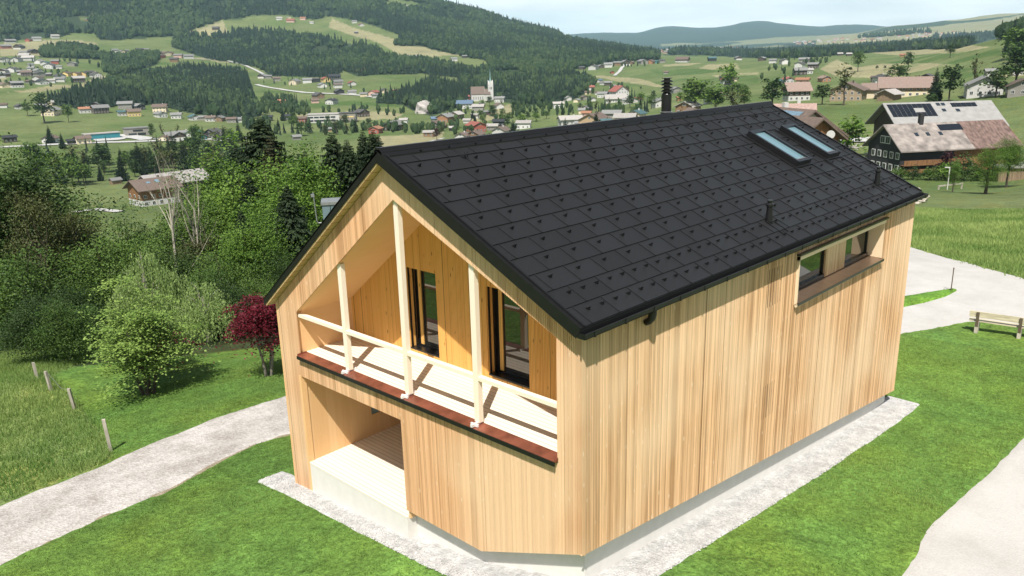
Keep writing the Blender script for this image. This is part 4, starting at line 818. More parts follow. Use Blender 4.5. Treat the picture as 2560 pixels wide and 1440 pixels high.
def put_top(kind, x, y, d, wide=1.0, **k):
    P = top_at(x, y, d); return put(kind, P[0], P[1], max(2.0, P[2]-float(H(P[0], P[1]))), wide, **k)
WOODG = 'trees of the wood left of the timber house'
SH = [shrub(41, 1.3, 1.7, 'leaf_dark', 40, .17), shrub(42, 1.2, 1.4, 'leaf_mid', 40, .15), shrub(43, 1.2, 1.5, 'leaf_bright', 36, .16), shrub(44, 1.2, 1.4, 'leaf_olive', 30, .14)]
main = sorted([('b5', 480, 405, 64, 1.1), ('b3', 556, 348, 66, 1.2), ('s0', 535, 395, 70, 1.3), ('b0', 468, 480, 55, 1.1), ('b2', 700, 415, 52, 1.1), ('b5', 775, 335, 60, 1.1), ('s1', 828, 325, 57, 1.2), ('s0', 930, 318, 60, 1.3), ('s0', 760, 372, 56, 1.3), ('s1', 715, 455, 48, 1.3), ('s0', 600, 520, 47, 1.3), ('s0', 865, 342, 55, 1.2), ('b1', 15, 345, 52, 1.2), ('b0', 95, 430, 56, 1.0), ('b4', 170, 480, 50, .8), ('b5', 250, 560, 46, 1.0), ('s1', 648, 285, 64, 1.7), ('s2', 672, 330, 62, 1.2), ('s1', 620, 430, 56, 1.2), ('s0', 700, 520, 50, 1.3), ('s0', 585, 352, 86, .9), ('s2', 842, 345, 62, .9), ('s0', 905, 318, 66, 1.0), ('s0', 945, 330, 68, .95), ('s1', 880, 372, 72, 1.1), ('b2', 735, 345, 56, 1.15), ('b3', 790, 400, 54, 1.0), ('b2', 590, 385, 58, 1.0), ('b5', 530, 372, 70, 1.1), ('b2', 620, 520, 46, 1.15), ('b3', 515, 470, 60, 1.1),
 ('b4', 480, 560, 52, 1.2), ('b1', 700, 500, 50, 1.3), ('s0', 760, 560, 48, 1.2), ('b5', 300, 480, 72, 1.0), ('b0', 30, 330, 60, .8), ('b1', -60, 350, 55, .9), ('b4', 128, 490, 62, .7), ('b1', 110, 560, 50, 1.0), ('b0', 210, 590, 54, 1.0), ('b4', 60, 420, 48, .7), ('s0', 430, 610, 47, 1.1), ('b1', 540, 620, 43, 1.2), ('b2', 560, 700, 40, 1.0), ('b0', 160, 700, 42, 1.0), ('b5', 30, 600, 44, 1.2), ('b1', 80, 720, 38, 1.1), ('b3', 150, 760, 37, 1.2), ('b1', 650, 680, 41, 1.2), ('s0', 690, 620, 44, 1.1)], key=lambda q: q[1])
nb_ = 0; BQ = [broadleaf(17, 6, 3.0, .2, 150, 170, .115, 'leaf_dark'), broadleaf(18, 6, 2.8, .2, 140, 160, .11, 'leaf_mid')]
for k, x, y, d, w in main:
    P = top_at(x, y, d); hh = P[2]-float(H(P[0], P[1]))
    if hh > 6.2: put_top(k, x, y, d, w, group=WOODG)
    else: nb_ += 1; put('m1', P[0], P[1], max(hh, 3.0), 1.1, 'tall dense shrub before the wood edge, %s of these from the left' % ORD[nb_], 'dense shrubs before the wood', 'bush', 'bush', BQ[nb_ % 2], 6)
def skyline(x): return float(np.interp(x, [-300, 100, 150, 190, 300, 330, 480, 500, 560, 640, 700, 780, 840, 1000], [340, 380, 500, 540, 560, 600, 590, 400, 370, 300, 350, 390, 380, 400]))
occ = [(t[2], t[3]) for t in TREES]
R5 = np.random.default_rng(5)
for d in np.arange(38, 128, 6.2):
    for a in np.arange(az_of(960), az_of(-230), 5.6/d):
        aa = a+R5.uniform(-.3, .3)*5.6/d; dd = d+R5.uniform(-2, 2); X, Y = CP[0]+dd*math.cos(aa), CP[1]+dd*math.sin(aa)
        if min(math.hypot(X-p, Y-q) for p, q in occ) < 3.9: continue
        q = pr([X, Y, float(H(X, Y))])
        if q[0] > 760 or dd < 39.5-.004*max(q[0], 0) or inpoly(q[0], q[1], TALL_L+[]) and dd < 42: continue
        k = R5.choice(['b0', 'b1', 'b2', 'b3', 'b5', 'b4', 's0', 's1'], p=[.2, .25, .11, .12, .12, .08, .07, .05]); h = R5.uniform(8.5, 17)*(1.25 if k[0] == 's' else 1)
        sky_ = skyline(q[0]); 
        while h > 3.5 and pr([X, Y, float(H(X, Y))+h])[1] < sky_: h -= .6
        if h <= 3.6: h = R5.uniform(2.2, 3.4); k = 'b1'
        if h < 5: put('m1', X, Y, min(h, 3.6), R5.uniform(1, 1.5), label='leafy thicket bush, %s such among the trees of the left wood' % ORD[1+sum('thicket' in t[0].get('label', '') for t in TREES)], group='thicket bushes of the left wood', name='bush', cat='bush', parts=BQ[int(R5.integers(0, 2))], H0=6)
        else: put(k, X, Y, h, R5.uniform(.85, 1.15), group=WOODG)
        occ.append((X, Y))
print('wood trees', len(TREES))
# undergrowth at the foot of the wood
def bush(i, X, Y, h, label=None, group=None, wide=1.0): return put('m1', X, Y, h, wide, label=label, group=group, name='bush', cat='bush', parts=SH[i], H0=1.6)
BG = 'bushes along the lower edge of the wood'
for i, x in enumerate(range(-40, 740, 34)):
    P = hit(x+rng.uniform(-10, 10), 862-max(x, 0)*.16+rng.uniform(-14, 4)); bush([0, 1, 0, 2, 1, 3][i % 6], P[0], P[1], rng.uniform(1.6, 3.0), 'low bush at the foot of the wood, %s from the left along the meadow edge' % ORD[i+1], BG)
# specimen trees of the garden
P = hit(372, 985); mp_ = broadleaf(51, 4.2, 1.85, .25, 130, 150, .105, 'leaf_maple', 'bark', up=1.4, flat=.13, shell=.45, multi=4, gap=.12)
put('m1', P[0], P[1], 4.1, 1.0, 'spreading light green maple on the mown lawn left of the gravel path', None, 'maple_tree', 'tree', mp_, 4.0)
P = hit(672, 938); mr_ = broadleaf(52, 3.5, 1.45, .85, 80, 110, .10, 'leaf_red', 'bark_grey', up=.9, flat=.22, shell=.42, multi=4)
put('m1', P[0], P[1], 3.6, 1.0, 'red leaved japanese maple beside the left corner of the timber house', None, 'maple_tree', 'tree', mr_, 3.6)
put_top('m1', 378, 795, 33.5, 1.0, label='low dark red maple peeping out behind the light green maple', name='maple_tree', cat='tree', parts=broadleaf(53, 2.2, 1.5, .3, 40, 60, .12, 'leaf_red', flat=.3), H0=2.2)
put_top('m1', 350, 612, 41, 1.0, label='pale green weeping willow at the edge of the wood above the maple', name='willow_tree', cat='tree', parts=willow(61, 8.5, 3.0), H0=8.5)
put_top('m1', 500, 690, 39, 1.0, label='second smaller weeping willow between the large willow and the red maple', name='willow_tree', cat='tree', parts=willow(62, 6.0, 2.8), H0=6.0)
put_top('m1', 385, 352, 50, 1.0, label='leafless pale birch with forking crown standing before the farmhouse roof', name='birch_tree', cat='tree', parts=bare(71, 16, .42), H0=16)
put_top('m1', 440, 372, 52, 1.0, label='thinner leafless birch right of the large bare birch', name='birch_tree', cat='tree', parts=bare(72, 15, .30), H0=15)
P = hit(200, 850); bush(3, P[0], P[1], 1.5, 'brownish shrub between wood and meadow left of the light green maple', None)
# tall grass clump behind the maple
# ---------------------------------------------------------------- mid distance trees (each a thing)
def grp(poly, n, kinds, h, group, where, seed, rel=None):
    R = np.random.default_rng(seed); xs = [q[0] for q in poly]; ys = [q[1] for q in poly]; pts = []; tr = 0
    while len(pts) < n and tr < 4000:
        tr += 1; x, y = R.uniform(min(xs), max(xs)), R.uniform(min(ys), max(ys))
        if inpoly(x, y, poly) and all(math.hypot(x-a, (y-b)*2.0) > rel for a, b in pts): pts.append((x, y))
    pts.sort(); Q = hits([p[0] for p in pts], [p[1] for p in pts])
    for i, p in enumerate(Q):
        if np.isnan(p[0]): continue
        k = R.choice(kinds); put(k, p[0], p[1], R.uniform(*h), R.uniform(.85, 1.2), '%s, %s from left %s' % (KIND[k][1], ORD[i+1], where), group)
grp([(60, 410), (330, 405), (480, 392), (480, 440), (330, 452), (230, 470), (90, 462)], 58, ['m0', 'm1', 'm3', 'ms', 'm1'], (9, 17), 'trees along the river below the valley road', 'in the riverside belt below the valley road', 101, 10)
grp([(480, 350), (600, 340), (600, 400), (480, 400)], 12, ['m0', 'm3', 'mt'], (11, 18), 'trees left of the dark spruce wood edge', 'in the belt right of the valley road end', 102, 16)
grp([(1140, 262), (1290, 262), (1420, 270), (1500, 262), (1640, 262), (1650, 285), (1560, 275), (1400, 300), (1290, 330), (1120, 300)], 30, ['m0', 'm1', 'm2', 'm3', 'm0', 'ms'], (8, 14), 'garden trees of the village behind the roof ridge', 'among the village gardens behind the roof ridge', 103, 17)
grp([(680, 300), (930, 315), (930, 345), (700, 345)], 14, ['m0', 'm1', 'ms', 'mt', 'm3'], (9, 16), 'trees between the industrial hall and the wood', 'in front of the long industrial hall', 104, 18)
grp([(330, 395), (640, 385), (640, 440), (520, 470), (430, 440), (330, 430)], 34, ['ms', 'm1', 'mt', 'ms', 'm3'], (12, 20), 'dark trees behind the farmhouse of the left wood', 'behind the brown farmhouse', 108, 13)
grp([(985, 325), (1160, 318), (1200, 330), (1000, 342)], 8, ['m0', 'm3', 'm1'], (5, 9), 'trees at the mown field behind the house apex', 'along the mown field behind the gable apex', 105, 22)
grp([(560, 262), (700, 270), (700, 300), (600, 310)], 0, ['m1'], (8, 12), '', '', 106, 20)
grp([(1560, 260), (1660, 240), (1860, 245), (1880, 275), (1700, 285)], 12, ['m0', 'm2', 'm1', 'm0'], (9, 13), 'trees round the roofs beside the flue', 'around the roofs behind the black flue', 107, 28)
for i, (k, x, y, d, w, lab) in enumerate([('m0', 1740, 180, 470, 1.3, 'large round green tree right of the black flue'), ('m0', 1790, 205, 440, 1.2, 'big dark tree right of the flue above the ridge'), ('m3', 1835, 215, 380, 1.5, 'broad olive brown tree standing just above the roof ridge'), ('m1', 1935, 178, 400, 1.2, 'dark tree left of the tan roofed chalet'), ('m2', 1825, 150, 700, 1.0, 'lone bushy tree in the mown fields'),
  ('m3', 2118, 150, 420, 1.0, 'tall loose crowned tree left of the shingled farmhouse'), ('m1', 2060, 200, 430, 1.4, 'dark garden tree between chalet and farmhouse'), ('m1', 2385, 145, 400, 1.0, 'tall dark tree right of the long barn'), ('ms', 2345, 165, 410, 1.0, 'pointed spruce behind the right end of the long barn'), ('m3', 2445, 128, 430, .6, 'tall thin tree above the white house'), ('m1', 2500, 160, 400, 1.3, 'dark bushy tree upper right of the white house'),
  ('m0', 2250, 152, 650, 1.6, 'round dark bush tree in the mown field above the barn'), ('m1', 2280, 178, 480, 1.3, 'round dark tree right above the long barn roof'), ('m1', 2275, 120, 800, .9, 'tree beside the small orange roofed hut'), ('m1', 2380, 100, 850, .9, 'lone round tree before the line of spruces'), ('m0', 2150, 118, 900, .9, 'round tree above the field track'), ('m1', 2555, 95, 420, 1.2, 'dark tree at the right picture edge on the slope'), ('m0', 2550, 55, 640, 1.4, 'dark group tree at the upper right edge'),
  ('m2', 2128, 280, 235, 1.15, 'leafy fruit tree beside the farm track in the green field'), ('m1', 2335, 225, 370, 1.0, 'round green tree in front of the long barn'), ('m1', 95, 215, 900, 1.0, 'lone dark tree on the mown meadow upper left'), ('m0', 62, 246, 980, .9, 'round dark tree among the upper left farm houses'), ('m0', 163, 252, 900, .8, 'tree right of the cream gabled farm house'), ('ms', 118, 311, 720, 1.1, 'pointed spruce left of the valley road houses'), ('ms', 150, 330, 680, 1.0, 'second pointed spruce beside the grey house'),
  ('m1', 375, 300, 720, .6, 'columnar dark tree right of the grey modern building'), ('m3', 400, 303, 730, .6, 'thin bare looking tree beside the columnar tree'), ('m3', 442, 308, 760, 1.1, 'olive tree behind the dark brown village houses'), ('mt', 504, 312, 740, .8, 'narrow spruce between the green roofed houses'), ('m1', 1285, 300, 620, .9, 'dark pointed tree before the ridge at the apex'), ('ms', 1413, 292, 450, 1.0, 'dark spruce in front of the pale roofs'), ('ms', 1490, 275, 470, 1.1, 'dark spruce left of the solar roofed house'), ('ms', 1282, 297, 560, 1.1, 'brown tipped spruce rising above the ridge line'), ('mp', 1222, 330, 600, 1.0, 'purple leaved tree beside the brown roofed houses'), ('mp', 1090, 315, 620, .9, 'purple leaved tree beneath the orange timber house'), ('m2', 1418, 315, 430, .9, 'bright green tree just above the ridge')]):
    put_top(k, x, y, d, w, label=lab, group=None)
for i, (x, y) in enumerate([(2192, 168), (2212, 168), (2392, 168), (1602, 218)]):
    P = hit(x, y+6); put('m1', P[0], P[1], 5, 1.1, 'small round field tree, %s from the left among the little lone trees' % ORD[i+1], 'little lone field trees')
grp([(2478, 95), (2560, 66), (2560, 175), (2515, 160)], 9, ['m1', 'm0', 'ms', 'm1'], (11, 17), 'dark trees of the upper right slope', 'on the upper right slope', 109, 14)
# auto labels for the wood
L1 = sorted([t for t in TREES if t[5]], key=lambda t: pr([t[2], t[3], t[0].location.z+t[4]])[0])
cnt = {}
for t in L1:
    dd = math.hypot(t[2]-CP[0], t[3]-CP[1]); row = 'front edge' if dd < 46 else 'near part' if dd < 60 else 'middle' if dd < 80 else 'back part' if dd < 102 else 'far edge'; kk = (t[1], row); cnt[kk] = cnt.get(kk, 0)+1
    t[0]['label'] = "%s, %s such from the left in the wood's %s" % (KIND[t[1]][1], ORD[cnt[kk]], row)
# ---------------------------------------------------------------- far woods: more trees than anyone could list
VILT = [([(600, 305), (760, 312), (930, 318), (1110, 325), (1110, 336), (930, 334), (700, 340), (600, 325)], .28, .45), ([(60, 385), (480, 378), (640, 384), (640, 402), (480, 400), (60, 408)], .30, .40), ([(640, 262), (760, 270), (900, 268), (1010, 282), (1000, 292), (800, 284), (640, 290)], .16, .4), ([(1130, 262), (1300, 268), (1440, 270), (1560, 275), (1640, 280), (1600, 292), (1400, 290), (1150, 290)], .14, .35), ([(0, 140), (150, 138), (250, 165), (240, 215), (0, 222)], .035), ([(640, 190), (830, 190), (1000, 235), (900, 246), (700, 222), (640, 215)], .04), ([(1090, 262), (1300, 262), (1300, 330), (1080, 340)], .05), ([(1400, 210), (1560, 215), (1620, 262), (1400, 290)], .035), ([(0, 255), (260, 262), (620, 290), (620, 304), (300, 284), (0, 278)], .02), ([(1440, 158), (1640, 152), (1660, 162), (1450, 178)], .04), ([(1930, 150), (2080, 140), (2080, 175), (1950, 215), (1900, 200)], .02), ([(660, 235), (760, 262), (790, 290), (650, 285)], .4, .6), ([(1080, 240), (1180, 262), (1290, 258), (1420, 262), (1380, 285), (1180, 285), (1080, 290)], .10)]
def farwood():
    R = np.random.default_rng(9); CX = []; BX = []
    d = 520.
    while d < 5200:
        s = max(6.2, d*.0040)*1.0; az = np.arange(az_of(2640), az_of(-60), s/d); az = az+R.uniform(-.45, .45, len(az))*s/d; dd = d+R.uniform(-.5, .5, len(az))*s*1.25
        X = CP[0]+dd*np.cos(az); Y = CP[1]+dd*np.sin(az); Z = H(X, Y); q = pr(np.stack([X, Y, Z], 1)); x = q[:, 0]+(fbm(X/(d*.03), Y/(d*.03), 3)-.5)*26; y = q[:, 1]+(fbm(X/(d*.03)+31, Y/(d*.03)+7, 3)-.5)*8
        k = np.zeros(len(X), bool); con = np.full(len(X), .55); small = np.ones(len(X))
        for nm, P in WOODS.items():
            mm = inpoly(x, y, P); k |= mm; con[mm] = dict(upper=.62, middle=.62, village=.1, spruce=.8, gorge=.5, line=.85, farright=.8, farright2=.8, righthill=.25)[nm]
        if d < 800: k &= (x > 600) | (y > 200)
        for Pv, pv, *sv in VILT:
            mm = inpoly(q[:, 0], q[:, 1], Pv) & (R.random(len(X)) < pv) & ~k; k |= mm; con[mm] = .12; small[mm] = sv[0] if sv else (.38 if pv < .2 else 1)
        for P in CLEAR: k &= ~inpoly(x, y, P)
        k &= ~((d < 720) & (q[:, 0] > 2300))
        k &= ~((q[:, 0] > 1168) & (q[:, 0] < 1282) & (q[:, 1] > 236) & (q[:, 1] < 290) & (d < 1115))
        k &= (fbm(X/70, Y/70, 3) > .30)
        sz = s/6.2; pc = np.clip(con+(fbm(X/160+5, Y/160, 3)-.5)*2.4, .04, .97); r = R.random(len(X)) < pc
        for i in np.where(k)[0]: (CX if r[i] else BX).append((X[i], Y[i], Z[i], sz*small[i]))
        d += s*1.15
    CX = np.array(CX); BX = np.array(BX); print('far trees', len(CX), len(BX))
    def build(name, P, TV, TF, hs, ws, mat, lab):
        n = len(P); nv, nf = len(TV), len(TF); a = R.uniform(0, 6.283, n); ca, sa = np.cos(a)[:, None], np.sin(a)[:, None]; h = R.uniform(*hs, n)*P[:, 3]**.5; w = h*R.uniform(*ws, n)*P[:, 3]**.35
        J = TV[None]*(1+R.normal(0, .14, (n, nv, 1))); V = np.stack([(J[..., 0]*ca-J[..., 1]*sa)*w[:, None], (J[..., 0]*sa+J[..., 1]*ca)*w[:, None], J[..., 2]*h[:, None]-.3], -1)+P[:, None, :3]
        F = (TF[None]+(np.arange(n)*nv)[:, None, None]).reshape(-1, 3); ti = np.clip(np.repeat(R.normal(.45, .26, n), nf)+R.normal(0, .10, n*nf), 0, 1)
        tag(link(name, npmesh(name, V.reshape(-1, 3), F, mat, tint=ti)), lab, 'forest', kind='stuff')
    TV = []; TF = []
    for z0, z1, r in ((.08, .55, 1.), (.32, .80, .72), (.58, 1.02, .42)):
        b = len(TV)
        for k in range(7): t = 6.283*k/7; TV.append((math.cos(t)*r, math.sin(t)*r, z0+(.05 if k % 2 else -.02)))
        TV.append((0, 0, z1)); TF += [(b+k, b+(k+1) % 7, b+7) for k in range(7)]
    build('conifer_forest', CX, np.array(TV), np.array(TF), (11, 18.5), (.16, .25), 'far_needle', 'dark conifers covering the valley sides in a closed forest')
    bm = bmesh.new(); bmesh.ops.create_icosphere(bm, subdivisions=2, radius=1.0); bv = np.array([v.co[:] for v in bm.verts]); bf = np.array([[v.index for v in f.verts] for f in bm.faces]); bm.free()
    bv *= (1+np.random.default_rng(2).uniform(-.22, .22, (len(bv), 1))); bv[:, 2] = bv[:, 2]*.5+.55
    build('broadleaf_forest', BX, bv, bf, (8.5, 13), (.30, .42), 'far_leaf', 'mixed broadleaf trees woven through the forest of the valley')
farwood()
# ---------------------------------------------------------------- village houses
def hm(n, c, **k): simple('wall_'+n, c, rough=.85, var=.08, scale=1.5, objvar=.12, **k)
hm('white', (.53, .52, .50)); hm('cream', (.62, .53, .38)); hm('yellow', (.62, .46, .20)); hm('dark', (.075, .058, .046)); hm('brown', (.20, .125, .07)); hm('grey', (.24, .225, .20)); hm('red', (.34, .10, .07)); hm('orange', (.33, .17, .09)); hm('teal', (.05, .19, .22)); hm('black', (.028, .028, .03)); hm('pink', (.55, .36, .30)); hm('tan', (.40, .29, .18))
def rm(n, c): simple('tile_'+n, c, rough=.8, var=.22, scale=2.5, objvar=.15, bump=.2)
rm('grey', (.19, .19, .185)); rm('brown', (.135, .10, .082)); rm('dark', (.075, .072, .072)); rm('red', (.25, .085, .065)); rm('orange', (.31, .15, .09)); rm('pale', (.34, .32, .30)); rm('teal', (.06, .12, .13)); rm('black', (.028, .030, .034)); rm('tan', (.24, .175, .145)); rm('blue', (.10, .15, .22))
simple('window_dark', (.03, .035, .04), rough=.15, var=.1, spec=.6); simple('window_frame', (.72, .72, .70), rough=.5); simple('shingle', (.31, .235, .16), rough=.9, var=.3, scale=1.2, stretch=(1, 1, 4)); simple('old_wood', (.22, .155, .10), rough=.9, var=.45, scale=1.0, stretch=(5, 5, .4)); simple('solar', (.014, .017, .024), rough=.22, var=.3, scale=3, spec=.35); simple('rust_wood', (.20, .10, .042), rough=.85, var=.5, scale=.9, stretch=(6, 6, .5))
WC = dict(w='white', c='cream', y='yellow', d='dark', b='brown', g='grey', r='red', o='orange', t='teal', k='black', p='pink', n='tan'); RC = dict(g='grey', b='brown', d='dark', r='red', o='orange', p='pale', t='teal', k='black', n='tan', u='blue')
_wm = {}
def winmesh(w, h, fr=.1):
    k = (round(w, 1), round(h, 1))
    if k not in _wm:
        m = MB(); m.box((-w/2-fr, -.06, -h/2-fr), (w/2+fr, .02, h/2+fr), 0); m.box((-w/2, -.075, -h/2), (-.04, -.055, h/2), 1); m.box((.04, -.075, -h/2), (w/2, -.055, h/2), 1); _wm[k] = m.mesh('window', ['window_frame', 'window_dark'])
    return _wm[k]
def chalet(name, label, P, rz, W, D, hw, ridge, pitch, wall, rooft, base=None, ov=.9, windows=True, group=None, chim=True, cat='house', small=False, hb=2.6):
    # body centred on P; ridge 'x' runs along the width, 'y' along the depth; front faces -y
    tp = math.tan(math.radians(pitch)); b = MB(); r = MB(); hx, hy = W/2, D/2; z0 = -3.0
    if ridge == 'x': rh = hy*tp; prof = [(-hy, hw), (0, hw+rh), (hy, hw)]; b.prism([(-hx, -hy, z0), (-hx, -hy, hw), (-hx, 0, hw+rh), (-hx, hy, hw), (-hx, hy, z0)], (W, 0, 0))
    else: rh = hx*tp; b.prism([(-hx, -hy, z0), (-hx, -hy, hw), (0, -hy, hw+rh), (hx, -hy, hw), (hx, -hy, z0)], (0, D, 0))
    if base: b.box((-hx-.04, -hy-.04, z0), (hx+.04, hy+.04, hb), 2)
    t = .28
    def slab(sgn):
        if ridge == 'x': e = hy+ov; r.prism([(-hx-ov, sgn*e, hw-ov*tp), (-hx-ov, 0, hw+rh), (-hx-ov, 0, hw+rh+t), (-hx-ov, sgn*e, hw-ov*tp+t)], (W+2*ov, 0, 0), 1)
        else: e = hx+ov; r.prism([(sgn*e, -hy-ov, hw-ov*tp), (0, -hy-ov, hw+rh), (0, -hy-ov, hw+rh+t), (sgn*e, -hy-ov, hw-ov*tp+t)], (0, D+2*ov, 0), 1)
    slab(-1); slab(1); mats = ['wall_'+wall if 'wall_'+wall in MATS else wall, 'tile_'+rooft if 'tile_'+rooft in MATS else rooft, 'wall_'+(base or 'white')]
    if small:
        b.v, b.f, b.m = b.v+r.v, b.f+[tuple(i+len(b.v) for i in f) for f in r.f], b.m+r.m
        o = b.build(name, mats); o.location = P; o.rotation_euler = (0, 0, rz); return tag(o, label, cat, group)
    o = empty(name, P, rz, label, cat, group); wl = b.build('wall', mats, o); rf = r.build('roof', mats, o)
    if windows:
        nw = max(2, int(W/3.0)); rows = max(1, int(hw/2.6))
        for j in range(rows):
            for i in range(nw):
                x = -hx+W*(i+.5)/nw; z = 1.35+j*2.65
                if z+.6 < hw+(rh*.5 if ridge == 'y' and abs(x) < hx*.45 else 0): w = link('window', winmesh(1.1, 1.2), o, (x, -hy-.03-(.04 if z < hb else 0), z))
        if ridge == 'y' and rh > 1.6: link('window', winmesh(1.5, 1.1), o, (0, -hy-.03, hw+rh*.35))
        nd = max(1, int(D/3.6))
        for sx in (-1, 1):
            for j in range(rows):
                for i in range(nd):
                    w = link('window', winmesh(1.0, 1.2), o, (sx*(hx+.03), -hy+D*(i+.5)/nd, 1.35+j*2.65)); w.rotation_euler = (0, 0, sx*math.pi/2)
    if chim:
        cx, cy = (hx*.4, hy*.15) if ridge == 'x' else (hx*.2, hy*.2); MB().box((cx-.35, cy-.35, hw), (cx+.35, cy+.35, hw+rh+.9)).build('chimney', 'wall_'+('white' if wall in ('white', 'cream') else 'dark'), o)
    return o
def face(P): return math.atan2(P[1]-CP[1], P[0]-CP[0])-math.pi/2
WN = dict(white='white', cream='cream', yellow='yellow', dark='dark', brown='brown', grey='grey', red='red', orange='orange', teal='teal', black='blackish', pink='pinkish', tan='tan')
HOUSES = []
